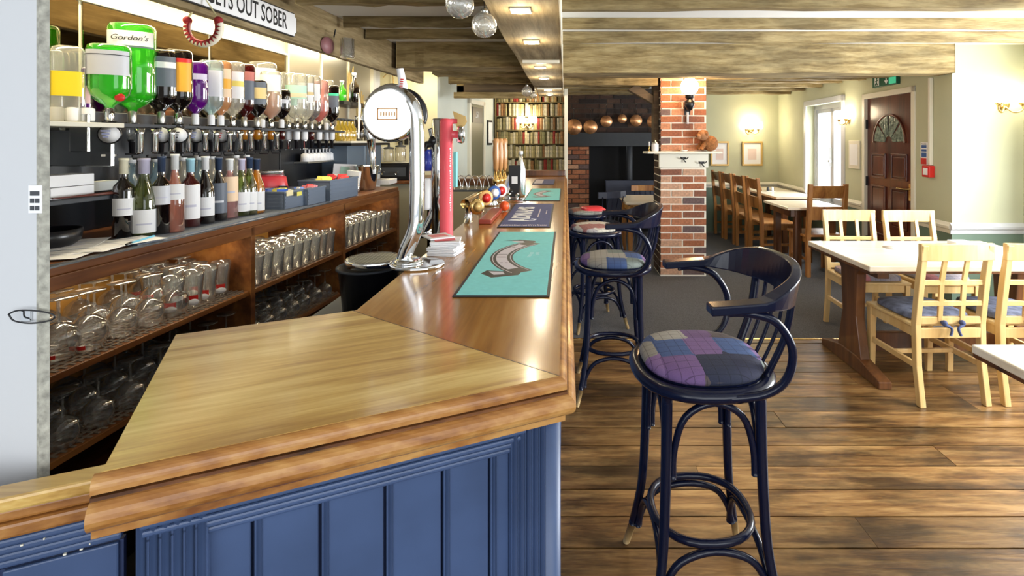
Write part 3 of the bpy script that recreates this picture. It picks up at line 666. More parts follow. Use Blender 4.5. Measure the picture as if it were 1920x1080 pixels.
p = at(1407, 243, 8.36); lamp2('twin_wall_lamp', 'lit twin shade wall lamp above the gilt pictures on the far wall', (p.x, 8.359, p.z), 0, 1.3, 9, off=.22)
yl = along(1592); lamp2('single_wall_lamp', 'lit wall lamp between the bright window and the brown door', (WR(yl), yl, 1.5-(224-H0)*yl/F), -PI/2-AW+PI*0, 1.1, 3, off=.2)

# ================================================================== SPOTS, GLASS BALLS
for i, Y in enumerate((2.12, 2.80, 3.78, 4.45, 5.5, 6.05)):
    t = thing('recessed_spotlight', 'square recessed spotlight in the beam over the bar, %s from the camera' % ['nearest', 'second', 'third', 'fourth', 'fifth', 'sixth'][i], 'spotlight', (-.185, Y, 2.036), 0, 'spotlights in the beam over the bar')
    part('bezel', MB().box(-.042, .042, -.042, .042, -.006, .002), M['trim'], t, .002)
    part('lens', MB().lathe([(.001, -.012), (.022, -.011), (.028, -.006)], n=14), M['spot'], t)
    point('recessed_spot_light', (-.185, Y, 1.99), 2.6, (1, .85, .6), .03)
for i, (px, py, rp) in enumerate(((862, 8, 27), (908, 47, 24), (988, 171, 10), (1000, 178, 6))):
    R = .05 if i < 3 else .035; Y = R*F/rp; p = at(px, py, Y)
    t = thing('glass_bauble', ['clear glass globe hanging over the bar, cut by the top of the frame', 'clear glass globe hanging lowest beside the spotlit beam', 'small far glass globe hanging over the hand pumps', 'tiny far glass globe beside the beam end'][i], 'bauble', p, 0, 'glass globes hung over the bar')
    part('globe', MB().ball((0, 0, 0), R, 20, m=12), M['glassb'], t)
    part('inner_globe', MB().ball((0, 0, 0), R*.55, 14, m=8), M['glassb'], t)
    part('cap', MB().lathe([(R*.3, R*.92), (R*.3, R*1.2), (R*.1, R*1.3)], n=10), M['chrome'], t)
    if p.z+R*1.3 < 2.22: part('cord', MB().sweep([(0, 0, R*1.3), (0, 0, min(2.228, CEIL)-p.z+.05)], .0015, 5), M['black'], t)
# ================================================================== BAR COUNTER
A = (-.010, .867); B = (-.558, .616); C = (-.798, 1.049); D = (-.495, 1.196); BZ = 1.10; BEND = 5.72
bar = thing('bar_counter', 'long polished wood topped bar with navy panelled front and angled near end', 'bar', (0, 0, 0))
part('main_top', MB().prism([A, (-.01, BEND), (-1.30, BEND), (-1.30, 5.28), (-.49, 5.28), (-.49, 1.205), D], BZ-.035, BZ), M['bartop'], bar)
awg = math.atan2(A[1]-B[1], A[0]-B[0])
def wloc(p):            # world -> wing frame (origin B, x towards A)
    dx, dy = p[0]-B[0], p[1]-B[1]; ca, sa = math.cos(awg), math.sin(awg); return (dx*ca+dy*sa, -dx*sa+dy*ca)
o = part('wing_top', MB().prism([wloc(q) for q in (A, (D[0]-.001, D[1]+.001), C, B)], BZ-.035, BZ+.0004), M['barwing'], bar); o.location = (B[0], B[1], 0); o.rotation_euler = (0, 0, awg)
# inlaid seam and rim line
def line(p, q, w_, z, h): 
    d = (Vector(q)-Vector(p)).normalized(); n = Vector((-d.y, d.x))*w_/2; p, q = Vector(p), Vector(q)
    return [tuple(p-n), tuple(q-n), tuple(q+n), tuple(p+n)]
part('mitre_seam', MB().prism(line(A, D, .0022, 0, 0), BZ-.002, BZ+.0007), M['tabledark'], bar)
nos = [(0, -.002)]+[(.013*math.sin(a*PI/12), -.013+.013*math.cos(a*PI/12)) for a in range(0, 7)]+[(.013, -.019), (.007, -.021), (.007, -.026)]+[(.011+.017*math.sin(a*PI/10), -.043+.017*math.cos(a*PI/10)) for a in range(0, 10)]+[(.010, -.0605), (.010, -.072), (.0, -.074)]
Bx = (B[0]-.006, B[1]-.003)
part('nosing', MB().ribbon([(Bx[0], Bx[1], BZ), (A[0], A[1], BZ), (A[0], BEND, BZ)], nos), M['nosing'], bar)
groove = MB().ribbon([(Bx[0], Bx[1], BZ), (A[0], A[1], BZ), (A[0], BEND, BZ)], [(.0085, -.0215), (.0135, -.022), (.0135, -.0275), (.0085, -.0275)])
part('shadow_bead', groove, M['tabledark'], bar)
# carcass
ins = .012
def on(t, off): # t metres from B towards A, off metres behind the front plane
    ca, sa = math.cos(awg), math.sin(awg); return (B[0]+t*ca-off*sa, B[1]+t*sa+off*ca)
LW = math.hypot(A[0]-B[0], A[1]-B[1])
pA = on(LW-.03, .04); pB = on(.03, .04)
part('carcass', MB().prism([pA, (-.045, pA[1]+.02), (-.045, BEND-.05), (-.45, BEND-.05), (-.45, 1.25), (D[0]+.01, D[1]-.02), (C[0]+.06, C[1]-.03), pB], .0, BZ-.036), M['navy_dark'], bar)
def fbox(mb, t0, t1, o0, o1, z0, z1): return mb.prism([on(t0, o0), on(t1, o0), on(t1, o1), on(t0, o1)], z0, z1)
edges = [LW*(1-t) for t in (.900, .745, .607, .461, .3195, .193, .135)]
tops = BZ-.095
for a, b in zip(edges[:-1], edges[1:]):
    mb = fbox(MB(), a+.002, b-.002, .020, .042, 0, BZ-.07)
    part('tongue_board', mb, M['navy'], bar, .0015)
    part('board_bead', MB().sweep([(*on(a+.008, .0195), .0), (*on(a+.008, .0195), BZ-.08)], .0035, 6), M['navy'], bar)
# rails mouldings under the nosing: three stepped ribs
for k, (dz, oo) in enumerate(((.074, -.002), (.087, .003), (.098, .008), (.109, .013))):
    part('cornice_rib', fbox(MB(), .036, LW-.06, oo, .042, BZ-dz-.0085, BZ-dz), M['navy'], bar, .003)
# fluted pilasters
def pilaster(t0, t1, n, o0=.0):
    part('pilaster', fbox(MB(), t0, t1, o0+.008, .045, 0, BZ-.074), M['navy'], bar, .002)
    w_ = (t1-t0)/n
    for i in range(n):
        c0 = t0+w_*(i+.5); part('flute', MB().sweep([(*on(c0, o0+.008), 0), (*on(c0, o0+.008), BZ-.076)], w_*.40, 7), M['navy'], bar)
pilaster(LW-.083, LW-.022, 5, -.002)
pilaster(.030, .105, 6, .0)
part('corner_quadrant', MB().lathe([(.022, 0), (.022, BZ-.075)], (*on(LW-.012, .022), 0), 14), M['navy'], bar)
# long side: boards under the nosing towards the stools
yy = .96
while yy < BEND-.1:
    part('side_board', MB().box(-.044, -.030, yy+.002, yy+.118, .12, BZ-.10), M['navy'], bar, .002); yy += .12
part('side_rail', MB().box(-.046, -.022, .90, BEND-.06, BZ-.10, BZ-.074).box(-.046, -.022, .90, BEND-.06, 0, .12), M['navy'], bar, .003)
# return at far end
part('return_front', MB().box(-1.30, -.49, 5.26, 5.285, .0, 1.03), colm('beige_panel', (.36, .33, .24), .6), bar)
part('return_nosing', MB().box(-1.31, -.492, 5.24, 5.285, 1.03, 1.103), M['tabledark'], bar, .008)
part('far_rail', MB().box(-.62, -.0, 5.60, 5.70, 1.10, 1.165), M['tabledark'], bar, .008)

# ---------------- gate at left
gate = thing('bar_gate', 'low hinged bar gate with a gold wood cap and chipped navy panel at far left', 'gate', (0, 0, 0))
g0 = (-.600, .700); gd = Vector((-.909, -.416)).normalized(); gn = Vector((gd.y, -gd.x))*1.0
if gn.y > 0: gn = -gn       # towards camera
def gp(t, o): return (g0[0]+gd.x*t+gn.x*o, g0[1]+gd.y*t+gn.y*o)
def gbox(mb, t0, t1, o0, o1, z0, z1): return mb.prism([gp(t0, o0), gp(t1, o0), gp(t1, o1), gp(t0, o1)][::-1], z0, z1)
GZ = 1.062
part('cap_rail', gbox(MB(), -.02, .62, -.004, .034, GZ-.018, GZ), M['barwing'], gate, .004)
part('cap_moulding', gbox(gbox(MB(), -.02, .62, .0, .026, GZ-.034, GZ-.018), -.02, .62, .0, .032, GZ-.052, GZ-.034), M['nosing'], gate, .004)
chip = mat('chipped_navy_paint', (.05, .075, .15), .45, bump=.1)
for k in range(4): part('cornice_rib', gbox(MB(), .0, .62, .0, .030-.004*k, GZ-.0625-.011*k, GZ-.053-.011*k), M['navy'], gate, .003)
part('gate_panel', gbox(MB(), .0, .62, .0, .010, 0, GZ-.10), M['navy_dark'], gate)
for k in range(5): part('tongue_board', gbox(MB(), .004+.12*k, .118+.12*k, .010, .016, 0, GZ-.10), M['navy'], gate, .002)
pc_ = MB(); r = random.Random(5)
for k in range(16):
    t = r.uniform(.0, .2); z = GZ-.055-r.uniform(0, .045); row_ = int((GZ-.053-z)/.011); w_ = r.uniform(.001, .004)
    gbox(pc_, t, t+w_, .028-.004*row_, .0308-.004*row_, z-.001, z+.001)
part('paint_chips', pc_, M['trim'], gate)

# ================================================================== BAR RUNNERS
RZ = BZ+.0008
def runner(x0, x1, y0, y1, m, lab):
    t = thing('bar_runner', lab, 'bar runner', ((x0+x1)/2, (y0+y1)/2, RZ), 0, 'runners along the bar top')
    w_, l_ = x1-x0, y1-y0
    part('rubber_border', MB().box(-w_/2, w_/2, -l_/2, l_/2, 0, .003), M['rubber'], t, .001)
    part('cloth_face', MB().box(-w_/2+.009, w_/2-.008, -l_/2+.009, l_/2-.009, .003, .0042), M[m], t)
    return t, w_, l_
def flatpoly(name, pts, z0, z1, m, parent): return part(name, MB().prism(pts, z0, z1), m, parent)
def band(pts, w0, w1):      # polygon between two offsets of a plan path
    L, R = [], []
    for i, p in enumerate(pts):
        a = Vector(pts[max(0, i-1)][:2]); b = Vector(pts[min(len(pts)-1, i+1)][:2]); d = (b-a).normalized(); n = Vector((-d.y, d.x))
        L.append(tuple(Vector(p[:2])+n*w0)); R.append(tuple(Vector(p[:2])+n*w1))
    return L, R
def bandmesh(pts, w0, w1, z0, z1, i0=0, i1=None):
    L, R = band(pts, w0, w1); mb = MB(); L = L[i0:i1]; R = R[i0:i1]
    for i in range(len(L)-1): mb.prism([L[i], L[i+1], R[i+1], R[i]], z0, z1)
    return mb
def scroll_logo(t, w_, l_, s=1.0):
    # curved ribbon banner printed on the cloth: dark outline, pale face, pinstripes, rolled tails
    c = [tuple(Vector(q)*s) for q in spline([(.040, .215, 0), (-.008, .15, 0), (-.042, .07, 0), (-.052, -.01, 0), (-.040, -.09, 0), (-.008, -.165, 0), (.036, -.225, 0)], 4)]
    z = .0042
    part('banner_outline', bandmesh(c, -.037*s, .037*s, z, z+.0003), M['ink'], t)
    for o_ in (-.031, .028): part('banner_pinstripe', bandmesh(c, o_*s, (o_+.003)*s, z+.0003, z+.0005, 1, -1), M['lightgrey'], t)
    part('banner_face', bandmesh(c, -.018*s, .018*s, z+.0003, z+.0005, 3, -3), M['lightgrey'], t)
    for k, marks in ((6, ((-.009, .004), (.007, .004), (0, .010))), (11, ((0, 0),)), (13, ((0, 0),)), (17, ((-.008, .0), (.008, 0)))):
        p = c[k]; 
        for (mx__, my__) in marks:
            hw_m = .016 if len(marks) == 1 else .0045
            part('banner_mark', MB().cb((p[0]+mx__*s, p[1]+my__*s*2, z+.0006), (2*hw_m*s, .006*s, .0002)), M['ink'], t)
    e = c[-1]; part('banner_tail', MB().prism([(e[0]-.005*s, e[1]-.004*s), (e[0]-.010*s, e[1]-.032*s), (e[0]-.085*s, e[1]-.060*s), (e[0]-.122*s, e[1]-.015*s), (e[0]-.110*s, e[1]+.02*s), (e[0]-.062*s, e[1]+.012*s)][::-1], z, z+.0002), M['ink'], t)
    part('banner_tail_face', MB().prism([(e[0]-.060*s, e[1]+.004*s), (e[0]-.050*s, e[1]-.022*s), (e[0]-.082*s, e[1]-.030*s), (e[0]-.102*s, e[1]+.008*s)][::-1], z+.0002, z+.0004), M['lightgrey'], t)
    e = c[0]; part('banner_tail', MB().prism([(e[0]+.01*s, e[1]+.006*s), (e[0]+.006*s, e[1]+.030*s), (e[0]-.055*s, e[1]+.055*s), (e[0]-.115*s, e[1]+.030*s), (e[0]-.06*s, e[1]+.035*s), (e[0]-.03*s, e[1]-.01*s)], z, z+.0002), M['ink'], t)
    part('banner_tail_face', MB().prism([(e[0]-.035*s, e[1]+.0*s), (e[0]-.04*s, e[1]+.030*s), (e[0]-.085*s, e[1]+.028*s), (e[0]-.062*s, e[1]+.002*s)], z+.0002, z+.0004), M['lightgrey'], t)
    rs_ = random.Random(6)
    for x_ in (.044, .066): 
        for k in range(5 if x_ < .05 else 3): part('small_print', MB().cb((x_*s+rs_.uniform(-.004, .004), (.04-.016*k)*s, z+.0002), (.012*s, .010*s, .0002)), colm('washed_print', (.42, .74, .76), .8), t)
t, w_, l_ = runner(-.287, -.040, 1.297, 2.207, 'teal', 'nearest teal bar runner with a black curved banner logo'); scroll_logo(t, w_, l_, 1.0)
def navy_print(t, w_, l_):
    z = .0042
    text_part('brand_lettering', 'ADNAMS', .125, Matrix.Translation((-.030, .0, z+.0004)) @ Matrix.Rotation(PI/2, 4, 'Z'), M['paper'], t, bold=.004, wscale=1.0, extrude=.0002)
    part('small_print', MB().box(.046, .052, -.13, .17, z, z+.0003), M['lightgrey'], t)
    part('small_print', MB().box(.085, .089, -.02, .12, z, z+.0003), M['lightgrey'], t)
    part('swash', MB().sweep([(-.09, -.235, z), (-.02, -.25, z), (.035, -.235, z), (.045, -.20, z), (.02, -.19, z)], .006, 5, flat=.1), M['paper'], t)
    mb = MB(); r = random.Random(2); x = -w_/2+.014
    while x < w_/2-.02: mb.box(x, x+.004, -l_/2+.02, -l_/2+.055+r.uniform(-.01, .01), z, z+.0003); x += r.uniform(.006, .009)
    part('border_print', mb, M['lightgrey'], t)
t, w_, l_ = runner(-.312, -.068, 2.327, 3.17, 'navyr', 'navy bar runner with large white lettering, second from camera'); navy_print(t, w_, l_)
t, w_, l_ = runner(-.275, -.032, 3.34, 4.16, 'teal', 'farther teal bar runner with small dark curved logo, beyond the navy one'); scroll_logo(t, w_, l_, .9)
t, w_, l_ = runner(-.30, -.10, 4.55, 5.12, 'navyr', 'small navy bar runner farthest along the bar')
part('pale_panel', MB().box(-.085, -.01, -.2, .2, .0042, .0046), M['lightgrey'], t)

# ================================================================== BEER FONT 1 (chrome swan neck with lit round badge)
ft = thing('chrome_beer_font', 'tall chrome swan neck beer font with a large round lit white badge', 'beer tap', (-.478, 1.62, BZ))
Yf = 1.62; loc = lambda px, py, Y=Yf: Vector((XY(px, Y)+.478, Y-1.62, EYE-(py-H0)*Y/F-BZ))
part('base_plate', MB().prism([(p[0]*.085+.01, p[1]*.075) for p in [(math.cos(a*PI/10), math.sin(a*PI/10)) for a in range(20)]], 0, .012), M['chrome'], ft, .004)
part('base_collar', MB().lathe([(.05, .012), (.046, .02), (.034, .026)], (-.02, 0, 0), 20), M['chrome'], ft)
col = spline([loc(752, 500)+Vector((0, 0, .0)), loc(762, 470), loc(778, 430), loc(782, 380), loc(782, 300), loc(781, 240), loc(776, 205), loc(760, 180), loc(733, 168), loc(706, 180), loc(693, 205), loc(692, 240), loc(697, 262)], 6)
col[0].z = .012
nr = len(col); part('swan_neck', MB().sweep(col, [.024]*int(nr*.55)+[.022-.008*(i/(nr*.45)) for i in range(nr-int(nr*.55))], 14), M['chrome'], ft)
cB = loc(733, 215); 
drum = MB().lathe([(.078, -.02), (.086, -.018), (.088, 0), (.086, .03), (.07, .045), (.001, .05)], n=32).xf(Matrix.Translation(cB) @ Matrix.Rotation(-PI/2, 4, 'X') @ Matrix.Diagonal((1, 1, 1, 1)))
part('badge_drum', drum, M['chrome'], ft)
bd = part('lit_badge', MB().lathe([(.001, -.026), (.06, -.025), (.078, -.020)], n=32).xf(Matrix.Translation(cB) @ Matrix.Rotation(-PI/2, 4, 'X')), M['badge'], ft)
orange = colm('badge_orange_line', (.62, .30, .10), .5)
q = Vector((cB.x-.002, cB.y-.0285, cB.z+.001)); mbx = MB(); hw, hh, th = .031, .018, .003
for a in ((-hw, hw, hh-th, hh), (-hw, hw, -hh, -hh+th), (-hw, -hw+th, -hh, hh), (hw-th, hw, -hh, hh)): mbx.box(q.x+a[0], q.x+a[1], q.y, q.y+.002, q.z+a[2], q.z+a[3])
part('badge_outline', mbx, orange, bd)
part('badge_lettering', (lambda b: [b.box(q.x-.022+.0085*k, q.x-.022+.0085*k+.0045, q.y+.0005, q.y+.002, q.z-.006, q.z+.006) for k in range(6)] and b)(MB()), colm('pale_orange_print', (.72, .48, .28), .5), bd)
part('nozzle', MB().sweep([loc(695, 255), loc(698, 290), loc(701, 318)], [.014, .010, .006], 10), M['chrome'], ft)
part('nozzle_tip', MB().sweep([loc(701, 312), loc(702, 326)], .0055, 8), M['paper'], ft)
hdl = part('tap_handle', MB().sweep([loc(757, 185)+Vector((0, .02, 0)), loc(753, 160)+Vector((0, .015, 0)), loc(748, 128)+Vector((0, .01, 0))], [.013, .019, .015], 10, flat=.7), M['paper'], ft)
hp = (loc(754, 158)); part('handle_lettering', (lambda b: [b.cb((hp.x+.001*k, hp.y-.0135, hp.z-.014+.007*k), (.010, .002, .004)) for k in range(5)] and b)(MB()), M['red'], hdl)
part('rear_ring', MB().sweep(arc((cB.x+.012, cB.y+.062, cB.z+.004), .076, -PI/8, PI*.62, 14), .012, 8), M['black'], ft)
# drip tray, overhanging into the bar
dt = thing('drip_tray', 'round chrome drip tray of the lit beer font, overhanging behind the bar', 'drip tray', (XY(697, 1.66), 1.68, BZ))
part('tray', MB().lathe([(.07, -.012), (.086, -.008), (.090, .010), (.086, .014), (.080, .008), (.001, .006)], n=32), M['chrome'], dt)
gr = MB()
for i in range(-5, 6):
    hx = math.sqrt(max(.0001, .078**2-(i*.0135)**2)); gr.box(-hx, hx, i*.0135-.003, i*.0135+.003, .009, .0125)
for i in range(-5, 6):
    hy = math.sqrt(max(.0001, .078**2-(i*.0135)**2)); gr.box(i*.0135-.0015, i*.0135+.0015, -hy, hy, .0085, .0118)
part('grille', gr, M['steel'], dt)
part('support_arm', MB().box(.06, .19, -.02, .02, .0, .010), M['chrome'], dt, .003)
bkx = XY(697, 1.75)
bk_ = thing('waste_bucket', 'round black bucket below the drip tray behind the bar', 'bucket', (bkx-.02, 1.78, .86))
part('bucket', MB().lathe([(.08, 0), (.10, .19), (.106, .195), (.106, .2), (.098, .2), (.078, .01), (.001, .01)], n=24), M['black'], bk_)
part('rim', MB().sweep(arc((0, 0, .2), .104, 0, 2*PI*23/24, 23, 'xy'), .005, 6, closed=True), M['charcoal'], bk_)
single('under_shelf', MB().box(-.92, -.497, 1.50, 2.1, .83, .86).box(-.54, -.50, 1.5, 2.1, 0, .83), M['charcoal'], 'dark shelf fixed behind the bar under the drip tray', 'shelf')

# ================================================================== BEER FONT 2 (red column)
Yr = 1.95
f2 = thing('red_beer_font', 'red and chrome column beer font standing behind the coaster box', 'beer tap', (-.452, Yr, BZ))
l2 = lambda px, py, Y=Yr: Vector((XY(px, Y)+.452, Y-Yr, EYE-(py-H0)*Y/F-BZ))
xr = l2(836, 0).x; topz = l2(0, 222).z
part('column', MB().lathe([(.036, 0), (.027, .01), (.027, topz-.012), (.022, topz-.002), (.001, topz)], (xr, 0, 0), 22), M['redtap'], f2)
part('chrome_spine', MB().lathe([(.028, .0), (.028, topz-.006), (.022, topz)], (xr-.027, .008, 0), 18), M['chrome'], f2)
part('base_flange', MB().lathe([(.055, 0), (.055, .008), (.036, .014)], (xr, 0, 0), 22), M['chrome'], f2)
rs_ = random.Random(8); mbz = MB()
for k in range(26):
    zz = topz*.28+k*topz*.5/26; mbz.cb((xr+.021, -.019, zz), (.0012+.006*rs_.random(), .0015, .0035+.003*rs_.random()), .7)
part('column_lettering', mbz, M['paper'], f2)
part('spout', MB().sweep([(xr-.02, 0, topz-.09), (xr-.07, -.01, topz-.10), (xr-.08, -.012, topz-.12)], [.016, .013, .009], 10).ball((xr-.045, -.005, topz-.085), .02, 10), M['black'], f2)
kn = l2(863, 252)
part('round_badge', MB().lathe([(.03, -.012), (.036, 0), (.033, .012), (.001, .018)], n=22).xf(Matrix.Translation((kn.x, kn.y, kn.z)) @ Matrix.Rotation(PI*.62, 4, 'Z') @ Matrix.Rotation(PI/2, 4, 'X')), M['chrome'], f2)
part('badge_neck', MB().sweep([(xr+.02, 0, kn.z), (kn.x, 0, kn.z)], .014, 10), M['redtap'], f2)
part('upper_neck', MB().sweep([(xr+.02, 0, kn.z+.05), (kn.x-.01, 0, kn.z+.05)], .010, 10), M['redtap'], f2)
tg = l2(858, 222); part('topper', MB().prism_y([(tg.x-.018, tg.z+.028), (tg.x+.03, tg.z+.008), (tg.x+.035, tg.z-.012), (tg.x+.02, tg.z-.04), (tg.x-.005, tg.z-.03)], -.004, .004), M['gold'], f2)
# third font: chrome bent pipe behind
Y3 = 2.15
f3 = thing('bent_chrome_font', 'chrome pipe beer font bending left at its foot, behind the red column', 'beer tap', (XY(800, Y3), Y3, BZ))
l3 = lambda px, py, Y=Y3: Vector((XY(px, Y)-XY(800, Y3), Y-Y3, EYE-(py-H0)*Y/F-BZ))
pp = spline([l3(797, 447), l3(800, 430), l3(812, 405), l3(817, 380), l3(818, 320), l3(816, 262), l3(812, 240)], 5); pp[0].z = 0.004
part('pipe', MB().sweep(pp, .022, 12), M['chrome'], f3)
part('foot', MB().lathe([(.05, 0), (.05, .008), (.03, .014)], n=20), M['chrome'], f3)
part('blue_lens', MB().lathe([(.02, 0), (.026, .03), (.02, .09)], (l3(806, 0).x-.01, -.01, l3(0, 320).z), 12), colm('blue_lens', (.03, .05, .35), .2), f3)
part('white_sleeve', MB().lathe([(.026, 0), (.03, .01), (.03, .12), (.026, .13)], (l3(804, 0).x-.012, -.005, l3(0, 392).z), 12), M['paper'], f3)
part('turquoise_fin', MB().box(l3(853, 0).x-.012, l3(853, 0).x+.012, -.03, .0, l3(0, 350).z, l3(0, 285).z), M['teal'], f3, .002)
part('fin_arm', MB().sweep([l3(816, 300), l3(852, 300)], .008, 8), M['chrome'], f3)
# coaster box
cx_ = XY(835, 1.79)
cb = thing('coaster_box', 'white box of beer mats with red printed tops at the red font', 'coasters', (cx_, 1.80, BZ))
r = random.Random(4)
for k in range(9):
    mb = MB().cb((0, 0, .003+.0055*k), (.10, .10, .0048), r.uniform(-.25, .25)); part('beer_mat', mb, M['paper'], cb, .0008)
part('red_print', MB().cb((-.005, .0, .0515), (.07, .07, .0006), .3), M['red'], cb)
part('top_mat', MB().cb((-.035, .03, .0545), (.09, .09, .005), .6), M['paper'], cb, .001)
part('red_print', MB().cb((-.035, .03, .0573), (.06, .05, .0006), .6), colm('rose_print', (.75, .25, .25), .6), cb)

# ================================================================== LOW TAP BANK, MIXER, HAND PUMPS
lt = thing('low_tap_bank', 'low brass tap rail with round badges and a red tray, beyond the red font', 'beer tap', (-.44, 2.62, BZ))
part('rail_tube', MB().sweep([(-.03, -.22, .10), (-.02, 0, .105), (0, .28, .10)], .022, 12), M['brass'], lt)
for yk in (-.16, .2): part('leg', MB().sweep([(-.02, yk, .10), (-.03, yk+.01, 0)], [.015, .02], 10), M['chrome'], lt)
cols_ = [M['brass'], colm('amber_badge', (.75, .42, .15), .3), M['blue'], colm('rose_badge', (.8, .75, .72), .3)]
for k, (yk, zk) in enumerate(((-.21, .085), (-.07, .11), (.08, .12), (.2, .12))):
    bdg = part('round_badge', MB().lathe([(.034, -.01), (.038, 0), (.034, .006), (.001, .008)], n=20).xf(Matrix.Translation((.025+.02*k, yk, zk)) @ Matrix.Rotation(PI*.18, 4, 'Z') @ Matrix.Rotation(PI/2, 4, 'X')), cols_[k], lt)
    part('badge_face', MB().lathe([(.001, .0105), (.024, .0085)], n=16).xf(Matrix.Translation((.025+.02*k, yk, zk)) @ Matrix.Rotation(PI*.18, 4, 'Z') @ Matrix.Rotation(PI/2, 4, 'X')), [M['gold'], M['red'], M['paper'], M['red']][k], bdg)
part('red_tray', MB().box(.03, .09, -.20, .22, 0, .022), colm('red_brown_tray', (.32, .05, .03), .3), lt, .004)
part('orange_end', MB().ball((.10, .24, .03), .028, 10), colm('orange_red', (.8, .10, .02), .35), lt)
# hooped wire rack standing on far return panel seen behind the taps
wr = thing('wire_glass_rack', 'wire rack with arched hoops standing behind the low tap bank', 'rack', (XY(880, 4.0)+.02, 4.0, BZ))
part('rack_base', MB().box(-.17, .17, -.06, .06, 0, .012), M['charcoal'], wr, .002)
for k in range(6): part('hoop', MB().sweep(arc((-.14+.056*k, (-1)**k*.02, .012), .11, 0, PI, 12, rx=.05), .004, 6), M['mat_edge'], wr)
mx_ = thing('silver_spirit_machine', 'small cluttered chrome pourer with clear cups between tap bank and hand pumps', 'pourer', (XY(920, 3.1), 3.1, BZ))
part('body', MB().lathe([(.045, 0), (.05, .01), (.03, .04), (.035, .08), (.02, .11), (.001, .115)], n=18), M['chrome'], mx_)
for k in range(4):
    a = k*PI/2+.4; part('cup', MB().lathe([(.018, 0), (.024, .05), (.026, .055), (.022, .05), (.016, .006), (.001, .006)], (.055*math.cos(a), .07*math.sin(a), .03), 12), M['glass'], mx_)
    part('arm', MB().sweep([(0, 0, .06), (.055*math.cos(a), .07*math.sin(a), .04)], .006, 6), M['black'], mx_)
hw_ = wood('pump_handle_wood', [(.38, .16, .05), (.55, .27, .10), (.68, .38, .17)], axis=2, grain=10, rough=.25, coat=.4)
hproto = None
for i, px in enumerate((930, 938, 946)):
    Y = 4.0+.07*i; x = XY(px, Y); lab = ['wooden hand pump handle nearest the taps', 'middle wooden hand pump handle', 'wooden hand pump handle nearest the silver bottle'][i]
    if hproto is None:
        hproto = t = thing('hand_pump', lab, 'hand pump', (x, Y, BZ), 0, 'hand pumps on the bar')
        part('handle', MB().lathe([(.012, .155), (.02, .175), (.024, .25), (.026, .30), (.022, .36), (.026, .39), (.018, .408), (.001, .412)], n=16), hw_, t)
        part('brass_stem', MB().lathe([(.04, 0), (.042, .008), (.022, .02), (.02, .05), (.03, .07), (.03, .09), (.014, .11), (.012, .155)], n=16), M['brass'], t)
    else: dup(hproto, (x, Y, BZ), 0, lab)
def clip(px, Y, pts, m, lab, extra=None):
    t = thing('pump_clip', lab, 'pump clip', (XY(px, Y), Y, BZ), 0)
    part('clip_board', MB().prism_y(pts, -.006, .006), m, t, .003)
    part('clip_foot', MB().box(-.02, .02, -.03, .03, 0, .012), M['chrome'], t, .002)
    return t
t = clip(953, 3.75, [(-.035, .01), (.0, .01), (.045, .14), (.03, .165), (.005, .15), (-.025, .09)], M['paper'], 'white shield shaped pump clip leaning right')
part('blue_print', MB().prism_y([(-.015, .05), (.0, .05), (.025, .12), (.01, .12)], -.009, -.006), colm('pale_blue_print', (.35, .45, .75), .6), t)
t = clip(965, 3.5, [(-.035, .01), (.035, .01), (.03, .06), (.04, .10), (.04, .225), (-.04, .225), (-.04, .10), (-.03, .06)], M['ink'], 'tall black pump clip with a white square')
part('white_square', MB().prism_y([(-.02, .10), (.02, .10), (.02, .15), (-.02, .15)], -.009, -.006), M['paper'], t)
t = thing('silver_bottle', 'pale silver bottle shaped font standing behind the black pump clip', 'beer tap', (XY(975, 3.55), 3.62, BZ))
part('bottle_body', MB().lathe([(.03, 0), (.034, .01), (.034, .19), (.016, .25), (.013, .30), (.001, .305)], n=20), M['mat_edge'], t)
part('cap', MB().lathe([(.015, .298), (.015, .32), (.001, .322)], n=14), M['paper'], t)
t = thing('chrome_pump_base', 'tangle of chrome fittings at the feet of the pump clips', 'pump base', (XY(955, 3.3), 3.3, BZ))
part('base_bar', MB().box(-.07, .09, -.03, .03, 0, .02), M['chrome'], t, .005)
for k in range(3): part('fitting', MB().sweep([(-.05+.05*k, 0, .02), (-.06+.055*k, -.02, .05), (-.04+.05*k, -.04, .055)], .008, 8), M['chrome'], t)
part('black_knob', MB().ball((.01, 0, .065), .014, 10), M['black'], t)
# ================================================================== BACK BAR CABINET
CT = 1.12; YE = 2.62; YS = -.42
cab = thing('back_bar_cabinet', 'long mahogany back bar cabinet with open shelves of glasses', 'cabinet', (F0[0], F0[1], 0), BR)
part('counter_top', MB().box(-.52, 0, YS, YE, CT-.03, CT), M['cab'], cab, .004)
part('metal_edging', MB().box(-.03, .003, YS, 1.6, CT-.004, CT+.0015), M['mat_edge'], cab)
part('front_rail', MB().box(-.02, .0, YS, YE, CT-.075, CT-.03), M['cab'], cab, .003)
part('back_panel', MB().box(-.52, -.50, YS, YE, .12, CT-.03), M['cabin'], cab)
part('plinth', MB().box(-.50, -.06, YS, YE, 0, .14), M['black'], cab)
divs = [bbl(475, 0)[1], bbl(646, 0)[1], YE-.015]
for d_ in [YS+.01]+divs: part('upright', MB().box(-.50, -.0, d_-.014, d_+.014, .14, CT-.03), M['cab'], cab, .002)
part('end_panel', MB().box(-.52, .0, YE-.012, YE+.012, 0, CT-.03), M['cab'], cab)
bays = list(zip([YS+.02]+[d_+.014 for d_ in divs[:2]], [d_-.014 for d_ in divs]))
S1, S2 = .79, .53
mm_ = mat('grey_bar_matting', (.20, .16, .13), .8)
